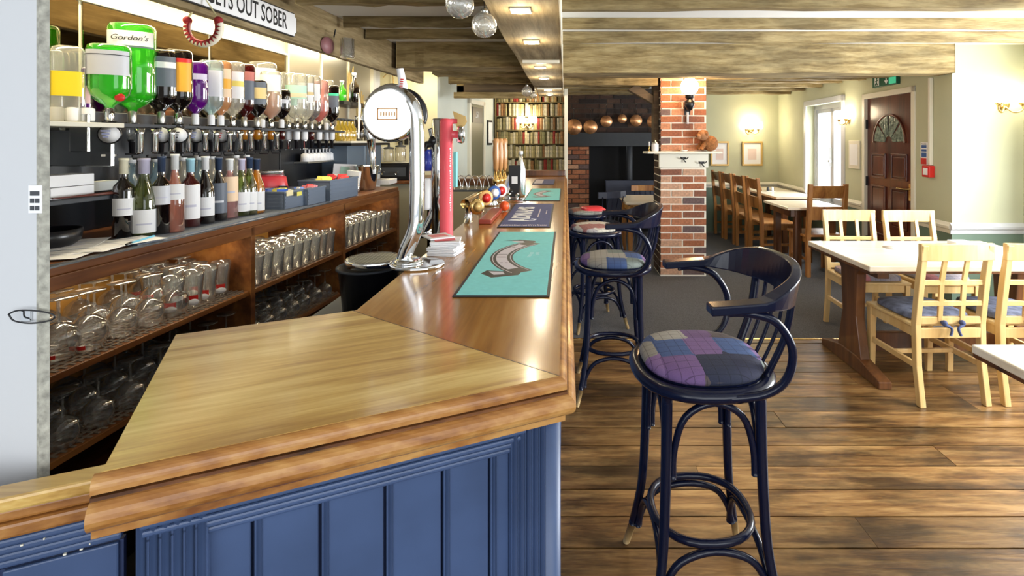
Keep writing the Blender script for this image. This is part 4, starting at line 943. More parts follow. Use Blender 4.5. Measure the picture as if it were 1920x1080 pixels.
for (a, b) in bays:
    for z in (S1, S2, .28):
        sh = part('shelf', MB().box(-.50, -.01, a, b, z-.022, z), M['cab'], cab, .002)
        if z < .5: continue
        # perforated matting: a lattice of real strips
        mt = MB(); n = int((b-a)/.026)
        for i in range(n): y0 = a+.004+i*(b-a-.008)/n; mt.box(-.49, -.02, y0, y0+.009, z, z+.003)
        for i in range(18): x0 = -.49+i*.0262; mt.box(x0, x0+.008, a+.004, b-.004, z+.0012, z+.0042)
        o = part('bar_matting', mt, mm_, sh); o['kind'] = 'stuff'
CW = MBB
def wpos(x, y, z): p = CW @ Vector((x, y, z)); return (p.x, p.y, p.z)
single('counter_mat', MB().box(-.20, -.02, .0, 1.62, 0, .005), M['slate'], 'long grey bar mat along the back bar edge under the wine bottles', 'bar mat', wpos(0, .3, CT+.0005), BR, bevel=.001)

# ---------------- glasses on the shelves
def glass_proto(name, lab, cat, prof, loc, group, inner=None, band=None, flip=False, n=18):
    t = thing(name, lab, cat, loc, 0, group); return t
def pint(name, loc, lab, group, badge=False):
    t = thing(name, lab, 'glass', loc, 0, group)
    part('bowl', MB().lathe([(.030, 0), (.0305, .004), (.036, .10), (.0405, .125), (.0405, .148), (.039, .148), (.039, .126), (.034, .10), (.0285, .010), (.001, .010)], n=18), M['glass'], t)
    if badge:
        part('red_crest', MB().lathe([(.0322, .022), (.0335, .05)], n=6, a0=-PI*.7, a1=-PI*.2), M['red'], t)
        part('white_tag', MB().lathe([(.001, 0), (.016, .0), (.016, .002), (.001, .002)], n=14).xf(Matrix.Translation((.016, -.034, .024)) @ Matrix.Rotation(.45, 4, 'Z') @ Matrix.Rotation(PI/2, 4, 'X') @ Matrix.Diagonal((1.25, .8, 1, 1))), M['paper'], t)
    return t
def stem(name, loc, lab, group, rb=.042, hb=.085, hs=.06, foot=.036, tag=False):   # stood upside down
    t = thing(name, lab, 'glass', loc, 0, group); H = hb+hs
    part('bowl', MB().lathe([(rb*.80, 0), (rb*.82, .001), (rb, hb*.45), (rb*.85, hb*.75), (rb*.4, hb*.95), (.005, hb)], n=18), M['glass'], t)
    part('stem', MB().lathe([(.009, hb-.004), (.004, hb+.012), (.004, H-.010), (.010, H-.003)], n=10), M['glass'], t)
    part('foot', MB().lathe([(.010, H-.003), (foot, H+.002), (foot, H+.004), (.001, H+.004)], n=18), M['glass'], t)
    if tag: part('red_label', MB().lathe([(rb*.87, .008), (rb*.93, .022)], n=6, a0=-PI*.62, a1=-PI*.3), M['red'], t)
    return t
r = random.Random(11)
tulip = stem('beer_glass', wpos(-.10, bbl(165, .10)[1], S1+.005), 'large tulip beer glass with a red label, upside down on the near upper shelf', None, .056, .115, .075, .048, True); 
wine = stem('wine_glass', wpos(-.10, bbl(228, .10)[1], S1+.005), 'large clear wine glass upside down, right of the red labelled tulip glass', None, .050, .10, .085, .042)
def shelf_glasses(proto, bay, x0, x1, y0, y1, dx, dy, z, lab, group, sc=None, jit=.006, mx=99, skip=0):
    n = 0; row_ = 0; x = x0
    while x >= x1:
        y = y0+(dy*.5 if row_ % 2 else 0); pos_ = 0
        while y <= y1:
            if n >= skip and n-skip < mx: dup(proto, wpos(x+r.uniform(-jit, jit), y+r.uniform(-jit, jit), z), r.uniform(-.3, .3), '%s, %s row back, %s from left' % (lab, nth(row_), nth(pos_)), group, sc)
            n += 1; y += dy; pos_ += 1
        x -= dx; row_ += 1
u0, u1 = bbl(110, .1)[1], bbl(330, .1)[1]
g1 = 'upturned stemmed glasses on the near upper shelf'
dup(tulip, wpos(-.12, bbl(110, .12)[1], S1+.005), 0, 'tulip beer glass beside the white wall on the near upper shelf').children
shelf_glasses(wine, 0, -.09, -.12, bbl(275, .1)[1], bbl(325, .1)[1], .12, .118, S1+.005, 'upturned stemmed glass, near upper shelf front group', 'front upturned stemmed glasses, near upper shelf')
shelf_glasses(wine, 0, -.22, -.40, bbl(120, .2)[1], bbl(345, .3)[1], .12, .125, S1+.005, 'upturned stemmed glass, near upper shelf rear group', g1)
pg = pint('pint_glass', wpos(-.10, divs[0]-.34, S1+.005), 'pint glass with red crest and white oval tag, nearest on the near upper shelf', None, True)
shelf_glasses(pg, 0, -.10, -.38, divs[0]-.25, divs[0]-.05, .09, .09, S1+.005, 'red crested pint glass by the first upright', 'red crested pint glasses by the first upright')
hb_ = pint('half_pint_glass', wpos(-.06, divs[0]+.10, S1+.005), 'plain straight beer glass at the front left of the middle upper shelf', None)
shelf_glasses(hb_, 1, -.06, -.42, divs[0]+.10, divs[1]-.06, .085, .085, S1+.005, 'plain beer glass, middle upper shelf', 'plain beer glasses on the middle upper shelf', skip=1, mx=30)
shelf_glasses(hb_, 2, -.06, -.40, divs[1]+.08, divs[2]-.08, .085, .085, S1+.005, 'plain beer glass, far upper shelf', 'plain beer glasses on the far upper shelf', mx=28)
shelf_glasses(wine, 0, -.07, -.42, YS+.15, divs[0]-.06, .13, .12, S2+.005, 'upturned stemmed glass, dark lower near shelf', 'stemmed glasses on the lower near shelf', (.9, .9, .9), mx=36)
shelf_glasses(wine, 1, -.07, -.40, divs[0]+.08, divs[1]-.06, .13, .11, S2+.005, 'upturned stemmed glass, lower middle shelf', 'stemmed glasses on the lower middle shelf', (.85, .85, .85), mx=20)
shelf_glasses(wine, 2, -.07, -.30, divs[1]+.08, divs[2]-.06, .13, .11, S2+.005, 'upturned stemmed glass, lower far shelf', 'stemmed glasses on the lower far shelf', (.85, .85, .85), mx=12)

# ================================================================== WALL BEHIND: mirrors, cream band, fascia
mir = thing('bar_mirror', 'long framed bar mirror on the wall behind the spirit bottles', 'mirror', (F0[0], F0[1], 0), BR)
ym = bbl(536, .52)[1]
for a, b in ((-.4, .55), (.56, 1.25), (1.26, ym)): part('mirror_panel', MB().box(-.519, -.512, a, b-.006, 1.62, 2.075), M['mirror'], mir, .002)
part('mirror_frame', MB().box(-.519, -.500, -.4, ym, 2.075, 2.09), M['trim'], mir, .002)
dpan = thing('dark_wall_panelling', 'black panelling on the wall behind the wine bottles', 'panel', (F0[0], F0[1], 0), BR)
for a, b in ((-.4, .32), (.33, 1.05), (1.06, 1.85), (1.86, 3.2)): part('dark_panel', MB().box(-.519, -.505, a, b, CT+.001, 1.618), colm('dark_blue_panel', (.007, .009, .014), .3), dpan, .002)
mp_ = thing('steel_wall_panels', 'tall brushed steel panels with pale joints right of the mirror', 'panel', (F0[0], F0[1], 0), BR)
ye = ym
for k in range(3):
    y1_ = ye+.42; part('steel_panel', MB().box(-.519, -.508, ye+.012, y1_, 1.62, 2.285), M['steel'], mp_, .002); part('joint_strip', MB().box(-.519, -.500, ye-.006, ye+.012, 1.62, 2.285), M['trim'], mp_); ye = y1_
struct('trim_9', inbb(MB().box(-.53, -.50, 3.30, 3.40, 0, CEIL)), M['white'])
fas = struct('trim_10', inbb(MB().box(-.10, -.05, -.4, 3.35, 2.035, CEIL)), M['beamy'], .004)
# enamel sign on the fascia
sy1 = bbl(553, .045)[1]
sg = thing('enamel_wall_sign', 'white enamel sign lettered NOBODY GETS OUT SOBER on the fascia beam', 'sign', wpos(-.045, sy1, 2.125), BR)
SL = 1.06; c_ = .022
def signpoly(i): return [(-SL+i, -.065+i), (-c_, -.065+i), (-c_*.8-i*.3, -.05+i*.7), (-i, -.038+i*.3), (-i, .038-i*.3), (-c_*.8-i*.3, .05-i*.7), (-c_, .065-i), (-SL+i, .065-i)]
part('black_rim', MB().prism_x(signpoly(0), 0, .010), M['ink'], sg)
part('white_face', MB().prism_x(signpoly(.006), .010, .012), M['paper'], sg)
text_part('lettering', 'NOBODY GETS OUT SOBER', .118, Matrix.Translation((.0125, -SL/2-.005, .0)) @ Matrix.Rotation(PI/2, 4, 'Z') @ Matrix.Rotation(PI/2, 4, 'X'), M['ink'], sg, wscale=.60, bold=.0012)
# hanging horseshoe garland
yh = bbl(381, .03)[1]; hp_ = wpos(-.028, yh, 1.97)
hs = thing('hanging_horseshoe_garland', 'white and red horseshoe garland hanging on a ribbon below the enamel sign', 'decoration', hp_, 0)
a0, a1 = PI*.88, PI*2.12
part('padded_ring', MB().sweep(arc((0, 0, 0), .070, a0, a1, 30), .0135, 8), colm('cream_ring', (.86, .80, .66), .7), hs)
part('inner_braid', MB().sweep(arc((0, -.004, 0), .058, a0, a1, 30), .004, 6), colm('pink_braid', (.7, .25, .25), .7), hs)
drk = colm('dark_red_felt', (.28, .01, .015), .8)
for i in range(17):
    a = a0+(a1-a0)*(i+.5)/17; ca, sa = math.cos(a), math.sin(a); tx, tz = -sa, ca
    part('red_point', MB().prism_y([(.058*ca+tx*.007, .058*sa+tz*.007), (.079*ca, .079*sa), (.058*ca-tx*.007, .058*sa-tz*.007)], -.016, -.009), drk, hs)
for a in (a0, a1): part('rosette', MB().ball((.07*math.cos(a), -.004, .07*math.sin(a)+.004), .017, 10), drk, hs)
for a in (a0, a1): part('ribbon', MB().sweep([(.07*math.cos(a), -.004, .07*math.sin(a)+.01), (0, -.002, .135)], [.006, .003], 6, flat=.5), colm('straw_ribbon', (.72, .65, .35), .7), hs)

# ================================================================== OPTICS RAIL AND SPIRITS
OZ = 1.565
rail = thing('optic_rail', 'long dark rail holding the upturned spirit bottles', 'rail', (F0[0], F0[1], 0), BR)
ry0, ry1 = bbl(190, .25)[1]-.06, bbl(642, .25)[1]
part('rail_bar', MB().box(-.37, -.235, ry0, ry1, OZ-.012, OZ-.001), M['black'], rail, .002)
part('rail_front', MB().box(-.235, -.230, ry0, ry1, OZ-.014, OZ-.001), M['charcoal'], rail)
for k in range(4): yk = ry0+.02+(ry1-ry0-.05)*k/3; part('bracket', MB().box(-.505, -.372, yk, yk+.02, OZ-.03, OZ-.004), M['steel'], rail, .002)
part('end_plate', MB().box(-.30, -.228, ry0-.012, ry0, OZ-.11, OZ+.03), M['mat_edge'], rail, .003)
gl_ = {}
def liq(key, tint, dens, body, gloss=.5):
    if key not in gl_: gl_[key] = glassy('bottle_'+key, tint, dens, gloss, body)
    return gl_[key]
LQ = {'green': liq('green', (.45, .95, .30), .42, (.10, .85, .05)), 'dark': liq('dark', (.10, .05, .03), .8, (.012, .006, .005)), 'clear': liq('clear', (.97, .97, .94), .25, (.92, .92, .86)),
      'purple': liq('purple', (.5, .1, .7), .7, (.20, .01, .34)), 'blue': liq('blue', (.75, .92, 1), .35, (.62, .82, .92)), 'amber': liq('amber', (1, .6, .1), .55, (.85, .38, .02)),
      'orange': liq('orange', (1, .45, .2), .55, (.9, .28, .05)), 'floral': liq('floral', (.95, .7, .5), .55, (.80, .45, .22)), 'red': liq('darkred', (.4, .05, .05), .75, (.12, .01, .01)),
      'winegreen': liq('winegreen', (.55, .65, .25), .35, (.14, .17, .04)), 'rose': liq('rose', (1, .6, .5), .45, (.70, .34, .26)), 'yellow': liq('yellow', (1, .85, .3), .5, (.85, .66, .10)), 'pink': liq('pink', (1, .75, .75), .4, (.85, .50, .48)), 'white': liq('white', (.96, .96, .9), .4, (.90, .88, .80))}
bm_cache = {}
def cached(key, fn):
    if key not in bm_cache: bm_cache[key] = fn()
    return bm_cache[key]
def spirit(px, key, top, w_, lab, label_c=None, badge=False, v=.27, sq=.8, dy=.7, lz=(.25, .75), neckc=None, l2=None, script=None, dosec=None, fill=None):
    x, y = bb(px, v); dist = y; hgt = (EYE+(H0-top)*y/F)-OZ            # height above rail
    half = w_/2*y/F
    t = thing('spirit_bottle', lab, 'bottle', (x, y, OZ), face_cam(x, y, .75), 'upturned spirit bottles on the optics')
    n0 = .052; r_ = 1.0
    prof = [(.20, n0), (.24, n0+.012), (.62, n0+.030), (.90, n0+.052), (1, n0+.078), (1, hgt-.02), (.93, hgt-.005), (.75, hgt), (.35, hgt-.006), (.001, hgt-.008)]
    part('bottle_glass', MB().lathe([(a*half, z) for a, z in prof], (0, 0, 0), 22, 1, dy, sq=sq), LQ[key], t)
    if fill:      # liquid level inside
        part('spirit_inside', MB().lathe([(a*half*.93, z) for a, z in prof[:5]]+[(half*.93, n0+.10+(hgt-n0-.13)*fill), (.001, n0+.10+(hgt-n0-.13)*fill)], (0, 0, 0), 18, 1, dy, sq=sq), LQ[dosec or key], t)
    part('neck_cap', MB().lathe([(.013, .0), (.015, .004), (.015, .052), (.010, .058)], n=12), neckc or M[('paper', 'chrome', 'steel')[px % 3]], t)
    ch = part('optic_chamber', MB().lathe([(.016, -.065), (.020, -.06), (.020, -.012), (.014, 0)], (0, -.0, 0), 12), LQ['amber'] if px in (458, 482, 508, 414) else LQ['red'] if px in (528, 584) else M['paper'] if px > 530 or px in (302, 366) else M['glass'], t)
    part('optic_valve', MB().lathe([(.006, -.125), (.010, -.12), (.012, -.075), (.018, -.066)], n=10).box(-.022, .022, -.008, .008, -.128, -.120), M['chrome' if px % 2 else 'black'], t)
    part('collar', MB().lathe([(.023, -.012), (.023, .006)], n=12), M['black'], t)
    if label_c is not None:
        z0 = n0+.075+(hgt-n0-.088)*lz[0]; z1 = n0+.075+(hgt-n0-.088)*lz[1]; s = half+.0012
        lb_ = part('paper_label', MB().lathe([(s, z0), (s, z1)], (0, 0, 0), 12, 1, dy+.01, a0=-PI*.86, a1=-PI*.14, sq=sq), label_c, t)
        if l2:
            zz = z0+(z1-z0)*l2[1]; part('label_band', MB().lathe([(s+.001, zz), (s+.001, zz+(z1-z0)*l2[2])], (0, 0, 0), 12, 1, dy+.015, a0=-PI*.86, a1=-PI*.14, sq=sq), l2[0], lb_)
        if script: text_part('label_lettering', script, .030, Matrix.Translation((0, -half*dy-.003, (z0+z1)/2)) @ Matrix.Rotation(PI/2, 4, 'X'), M['ink'], lb_, shear=.3, wscale=half/.075)
    if badge:
        bd_ = part('round_badge', MB().lathe([(.034, -.004), (.037, 0), (.034, .005)], n=22).xf(Matrix.Translation((.010, -.050, -.045)) @ Matrix.Rotation(PI/2, 4, 'X')), M['black'], t)
        part('badge_face', MB().lathe([(.001, .0065), (.0315, .006)], n=22).xf(Matrix.Translation((.010, -.050, -.045)) @ Matrix.Rotation(PI/2, 4, 'X')), M['paper'], bd_)
        for k in range(3): part('badge_print', MB().box(-.014+.003*k, .014-.003*k, -.0585, -.057, -.035-.011*k, -.030-.011*k), badge if badge is not True else colm('lilac_print', (.35, .38, .62), .6), bd_)
    return t
Pp, Bk = M['paper'], M['ink']
silver = colm('silver_label', (.62, .63, .68), .4); orl = colm('orange_label', (.90, .42, .03), .5); gold_l = colm('gold_print', (.72, .55, .25), .5)
slate_l = colm('slate_label', (.12, .14, .18), .5); rose_l = colm('rose_label', (.55, .18, .15), .6); peach = colm('peach_label', (.85, .62, .42), .6); mint = colm('mint_label', (.45, .70, .58), .6)
spirit(205, 'green', 84, 66, 'broad bright green gin bottle with silver label and red seal, first on the optics', silver, True, v=.22, lz=(.32, .92), l2=(Bk, .80, .03), fill=.8)
spirit(248, 'green', 46, 72, 'tallest bright green gin bottle with a white band label near its top', Pp, False, lz=(.70, .92), script="Gordon's", l2=(slate_l, -.12, .1), v=.31, fill=.8)
spirit(302, 'dark', 94, 50, 'black liqueur bottle with white band, left of the orange labelled one', slate_l, True, lz=(.2, .9), l2=(Pp, .62, .2))
spirit(334, 'dark', 94, 46, 'dark bitters bottle with a bright orange label', orl, M['ink'], lz=(.10, .86), l2=(M['red'], .88, .12), v=.24)
spirit(366, 'purple', 116, 42, 'purple spirit bottle with a white band', colm('lilac_label', (.66, .60, .78), .5), True, lz=(.55, .72))
spirit(396, 'blue', 114, 40, 'pale blue clear spirit bottle right of the purple one', silver, False, lz=(.1, .8), sq=.6)
spirit(414, 'floral', 114, 36, 'clear spirit bottle with an orange floral label', peach, M['red'], lz=(.1, .85), l2=(orl, .3, .35))
spirit(436, 'clear', 116, 40, 'clear bottle with a small yellow fruit on its label', Pp, False, lz=(.1, .8), l2=(colm('lemon', (.80, .66, .15), .5), .45, .2))
spirit(458, 'red', 120, 36, 'dark red spirit bottle with rose and slate label', slate_l, False, lz=(.1, .85), l2=(rose_l, .68, .32), fill=.4)
spirit(482, 'dark', 150, 34, 'black rum bottle with a gold figure on its label', slate_l, False, lz=(.0, 1.0), l2=(gold_l, .25, .5), v=.23)
spirit(492, 'clear', 117, 48, 'tall cloudy white bottle behind the black rum bottle', Pp, False, v=.36, lz=(.2, .9))
spirit(508, 'white', 134, 36, 'half full bottle of amber spirit with white upper part', Pp, False, lz=(.45, .95), dosec='amber', fill=.45)
spirit(528, 'dark', 168, 30, 'small black bulb shaped bottle with a white band', silver, False, lz=(.25, .5), sq=1)
spirit(541, 'clear', 136, 32, 'clear angular bottle right of the black bulb shaped one', mint, False, lz=(.1, .35), v=.32)
spirit(556, 'clear', 138, 38, 'clear bottle with a mint green label', mint, False, lz=(.3, .7), l2=(peach, .1, .3))
spirit(571, 'white', 140, 34, 'milky white bottle with a small gold print', Pp, False, lz=(.2, .8), l2=(gold_l, .4, .15))
spirit(584, 'clear', 142, 32, 'clear bottle holding a little red liqueur', Pp, False, lz=(.3, .8), dosec='red', fill=.15)
spirit(598, 'pink', 150, 34, 'pinkish bottle with bright orange spirit in its neck', None, False, dosec='orange', fill=.25)
spirit(612, 'clear', 150, 26, 'slim clear bottle beside the orange one', peach, False, v=.34)
spirit(622, 'dark', 160, 26, 'small dark bottle with green shoulder at the far end of the optics', slate_l, False, lz=(.2, .7), l2=(M['green_lit'], .9, .2))
# first bottle's red wax seal
x, y = bb(226, .175); single('wax_seal', MB().lathe([(.015, -.002), (.016, 0), (.013, .004), (.001, .005)], n=16).xf(Matrix.Rotation(PI/2, 4, 'X')), M['red'], 'round red wax seal on the shoulder of the first green bottle', 'seal', (x+.004, y-.008, 1.5+(262-183)*y/F), .55)
# extra pipes of the second tier of optics: chrome pourer levers
for i, px in enumerate((262, 290, 322, 352, 384, 405, 430, 450, 470, 495, 518)):
    x, y = bb(px, .20); t = thing('optic_lever', 'chrome optic lever under the bottle rail, %s from the white wall' % nth(i), 'optic', (x, y, OZ-.022), face_cam(x, y), 'chrome optic levers under the rail')
    part('lever_body', MB().lathe([(.010, -.10), (.013, -.09), (.013, -.02), (.018, 0)], n=10), M['chrome'], t)
    part('push_bar', MB().sweep([(-.022, -.015, -.105), (-.02, -.02, -.118), (.02, -.02, -.118), (.022, -.015, -.105)], .004, 6), M['black'], t)

# left shelf with square bottles and dark alcove
sx, sy = bb(150, .30)
lsh = thing('corner_spirit_shelf', 'pale shelf end above the dark alcove beside the white wall', 'shelf', (F0[0], F0[1], 0), BR)
ya, yb = -.30, bbl(186, .30)[1]-.035
part('shelf_board', MB().box(-.50, -.16, ya, yb, 1.545, 1.562), M['trim'], lsh, .002)
part('shelf_side', MB().box(-.50, -.20, yb-.014, yb, 1.40, 1.545), M['mat_edge'], lsh, .002)
part('lower_shelf', MB().box(-.50, -.22, ya, yb+.02, 1.275, 1.29), M['charcoal'], lsh, .002)
def squareb(px, v, w_, top, key, lab, lc=None, cap=None):
    x, y = bb(px, v); hgt = EYE+(H0-top)*y/F-1.563; hw = w_/2*y/F
    t = thing('square_spirit_bottle', lab, 'bottle', (x, y, 1.563), face_cam(x, y, .8))
    part('bottle_glass', MB().lathe([(hw*.95, 0), (hw, .006), (hw, hgt-.03), (hw*.85, hgt-.008), (hw*.5, hgt), (.001, hgt)], (0, 0, 0), 24, 1, .6, sq=.45), LQ[key], t)
    if lc is not None: part('paper_label', MB().lathe([(hw+.001, hgt*.34), (hw+.001, hgt*.66)], (0, 0, 0), 10, .92, .61, a0=-PI*.9, a1=-PI*.1, sq=.45), lc, t)
    part('stopper', MB().lathe([(.02, .004), (.022, .012), (.022, .05), (.015, .055)], (hw*.3, -hw*.3, 0), 12), Pp, t)
    return t
squareb(128, .30, 52, 86, 'clear', 'large square clear bottle with a yellow label on the corner shelf', colm('yellow_label', (.92, .70, .02), .5))
squareb(100, .34, 30, 92, 'clear', 'clear square bottle half hidden by the white wall')
squareb(161, .26, 15, 125, 'purple', 'narrow purple bottle between the square bottle and the green gin', colm('pink_label', (.75, .5, .5), .5))
# boxes on lower shelf
def stack_on(px, v, z, dims, m, lab, cat, n=1, name='box', rz=0, tilt=0):
    x, y = bb(px, v)
    t = thing(name, lab, cat, (x, y, z), BR+rz)
    for k in range(n): part('layer', MB().cb((0, 0, dims[2]*(k+.5)/n), (dims[0]-.006*(k % 2), dims[1], dims[2]/n-.002), .05*(-1)**k), m, t, .002)
    return t
stack_on(112, .30, 1.291, (.10, .16, .085), Pp, 'stack of white till rolls and pads on the grey corner shelf', 'paper stack', 2, 'paper_stack')
stack_on(186, .42, 1.291, (.05, .12, .04), colm('pale_carton', (.66, .70, .68), .6), 'small pale carton at the back of the grey corner shelf', 'carton', 1, 'carton')
x, y = bb(172, .26); single('carving_knife', MB().sweep([wpos(-.20, yb-.22, 1.302), wpos(-.22, yb+.02, 1.298)], [.006, .012], 6, flat=.5), colm('rosewood', (.12, .03, .02), .35), 'dark wooden handled knife lying across the grey corner shelf', 'knife')
x, y = bb(112, .25); single('black_bowl', MB().lathe([(.05, 0), (.085, .03), (.09, .07), (.085, .07), (.05, .012), (.001, .01)], n=24), M['black'], 'glossy black bowl on the counter by the white wall', 'bowl', (x-.02, y-.02, CT))
# loose papers
for i, (px, v, rz) in enumerate(((125, .12, .3), (160, .14, -.2), (195, .10, .1), (230, .09, -.35), (140, .22, .5))):
    x, y = bb(px, v); t = thing('loose_paper', 'white printed sheet in the paper spread by the white wall, %s' % ['nearest the wall', 'under the middle', 'right of the middle', 'farthest right by the pen', 'topmost at the back'][i], 'paper', (x, y, CT+.007+.0012*i), rz, 'loose papers on the near counter')
    part('sheet', MB().cb((0, 0, 0), (.15, .21, .0008)), Pp, t)
    part('printed_lines', MB().cb((-.02, .05, .0006), (.08, .010, .0003)).cb((-.01, .02, .0006), (.10, .006, .0003)).cb((0, -.03, .0006), (.11, .006, .0003)), colm('faint_ink', (.55, .55, .66), .7), t)
x, y = bb(270, .05); t = thing('ballpoint_pen', 'light blue pen lying on the counter edge beside the papers', 'pen', (x, y, CT+.012), BR+.25)
part('barrel', MB().sweep([(0, -.07, 0), (0, .06, 0)], .005, 8), colm('sky_blue_plastic', (.15, .55, .80), .3), t); part('clip', MB().sweep([(0, -.075, .003), (0, -.1, 0)], .004, 6), M['black'], t)

# ================================================================== WINE BOTTLES
def wine_b(px, base, top, key, lab, cap, lc=None, wd=36, lz=(.10, .50), kind='bord', l2=None):
    Y = (EYE-CT)*F/(base-H0); x = XY(px, Y); hgt = (base-top)*Y/F; R = wd/2*Y/F
    t = thing('wine_bottle', lab, 'bottle', (x, Y, CT+.006), face_cam(x, Y))
    if kind == 'bord': prof = [(R*.9, 0), (R, .006), (R, hgt*.58), (R*.9, hgt*.65), (R*.42, hgt*.72), (R*.36, hgt*.78), (R*.36, hgt*.97), (R*.42, hgt*.975), (R*.42, hgt), (.001, hgt)]
    else: prof = [(R*.9, 0), (R, .006), (R, hgt*.45), (R*.85, hgt*.55), (R*.5, hgt*.68), (R*.36, hgt*.78), (R*.36, hgt*.97), (R*.42, hgt*.975), (R*.42, hgt), (.001, hgt)]
    part('bottle_glass', MB().lathe(prof, n=20), LQ[key], t)
    part('foil_capsule', MB().lathe([(R*.40, hgt*.80), (R*.40, hgt*.97), (R*.46, hgt*.975), (R*.46, hgt*1.003), (.001, hgt*1.004)], n=14), cap, t)
    if lc is not None:
        lb_ = part('paper_label', MB().lathe([(R+.001, hgt*lz[0]), (R+.001, hgt*lz[1])], n=12, a0=-PI*.88, a1=-PI*.12), lc, t)
        part('label_print', MB().lathe([(R+.002, hgt*(lz[0]+(lz[1]-lz[0])*.35)), (R+.002, hgt*(lz[0]+(lz[1]-lz[0])*.42))], n=8, a0=-PI*.68, a1=-PI*.32), l2 or colm('faint_ink', (.55, .55, .66)), lb_)
cream_c = colm('cream_foil', (.80, .76, .58), .4); lilac = colm('lilac_foil', (.55, .52, .68), .35); navyf = colm('navy_foil', (.03, .05, .10), .3); bluef = colm('pale_blue_foil', (.35, .62, .74), .35); whitef = colm('white_foil', (.82, .83, .84), .35)
wine_b(232, 447, 300, 'dark', 'dark wine bottle with a cream foil, nearest in the wine row', cream_c, Pp, 34, (.28, .50))
wine_b(270, 443, 300, 'winegreen', 'clear olive wine bottle with sloping shoulders and low white label', lilac, Pp, 42, (.04, .34), 'burg')
wine_b(303, 440, 296, 'dark', 'dark red wine bottle with silver blue label, third in the row', navyf, silver, 30, (.38, .62))
wine_b(328, 437, 292, 'rose', 'round shouldered rose bottle with a white square label', whitef, Pp, 30, (.42, .62), 'burg')
wine_b(357, 427, 300, 'red', 'deep pink wine bottle with pale blue foil and tall white label', bluef, Pp, 32, (.12, .62), 'bord')
wine_b(385, 421, 296, 'dark', 'dark green wine bottle with white foil and square white label', whitef, Pp, 30, (.12, .40), 'burg')
wine_b(410, 415, 298, 'dark', 'dark wine bottle with navy foil and silver printed label', navyf, slate_l, 28, (.12, .60), 'burg', silver)
wine_b(431, 410, 300, 'pink', 'pale pink wine bottle with peach picture label', whitef, peach, 28, (.28, .70))
wine_b(453, 406, 300, 'winegreen', 'green wine bottle with pale foil beside the pink one', lilac, Pp, 28, (.08, .42), 'burg')
wine_b(468, 404, 297, 'winegreen', 'olive wine bottle half hidden in the middle of the row end', navyf, Pp, 26, (.08, .40), 'burg')
wine_b(481, 401, 300, 'amber', 'amber orange wine bottle at the far end of the wine row', navyf, Pp, 28, (.05, .40), 'burg')
# back row of pale bottles near the wall
for i, (px, key, lab) in enumerate(((246, 'blue', 'white foiled back row bottle behind the nearest dark wine'), (292, 'blue', 'pale blue back row bottle behind the olive wine bottle'), (343, 'white', 'milky back row bottle behind the rose'), (372, 'blue', 'bluish back row bottle behind the deep pink wine'), (397, 'white', 'white back row bottle behind the dark green wine'), (442, 'white', 'white back row bottle behind the pink wine'), (462, 'pink', 'pinkish back row bottle near the row end'))):
    x, Y = bb(px, .38); hgt = .30; R = .038
    t = thing('mixer_bottle', lab, 'bottle', (x, Y, CT+.001), face_cam(x, Y))
    part('bottle_glass', MB().lathe([(R*.9, 0), (R, .006), (R, hgt*.6), (R*.4, hgt*.76), (R*.38, hgt*.97), (.001, hgt*.97)], n=16), LQ[key], t)
    part('cap', MB().lathe([(R*.46, hgt*.93), (R*.46, hgt), (.001, hgt)], n=12), whitef, t)
    part('paper_label', MB().lathe([(R+.001, hgt*.62-.1), (R+.001, hgt*.58)], n=10, a0=-PI*.9, a1=-PI*.1), Pp, t)

# ================================================================== BASKETS, SNACKS, ICE BUCKET
def basket(px, v, w_, d_, h_, lab, rz=0):
    x, y = bb(px, v); t = thing('grey_basket', lab, 'basket', (x, y, CT+.001), BR+rz, 'grey plastic baskets on the back bar')
    th = .004; b = MB().box(-w_/2, w_/2, -d_/2, d_/2, 0, th)
    for (a, b_, c, d) in ((-w_/2, w_/2, -d_/2, -d_/2+th), (-w_/2, w_/2, d_/2-th, d_/2), (-w_/2, -w_/2+th, -d_/2, d_/2), (w_/2-th, w_/2, -d_/2, d_/2)): b.box(a, b_, c, d, th, h_)
    part('basket_shell', b, M['greybox'], t)
    part('rim', MB().box(-w_/2-.004, w_/2+.004, -d_/2-.004, -d_/2, h_-.01, h_).box(-w_/2-.004, w_/2+.004, d_/2, d_/2+.004, h_-.01, h_).box(-w_/2-.004, -w_/2, -d_/2, d_/2, h_-.01, h_).box(w_/2, w_/2+.004, -d_/2, d_/2, h_-.01, h_), M['greybox'], t, .001)
    rb = MB()
    for k in range(4): rb.box(w_/2, w_/2+.0015, -d_/2+.01, d_/2-.01, .015+k*h_/5, .021+k*h_/5)
    for k in range(4): rb.box(-w_/2+.01, w_/2-.01, -d_/2-.0015, -d_/2, .015+k*h_/5, .021+k*h_/5)
    part('ribs', rb, M['greybox'], t)
    return t, x, y
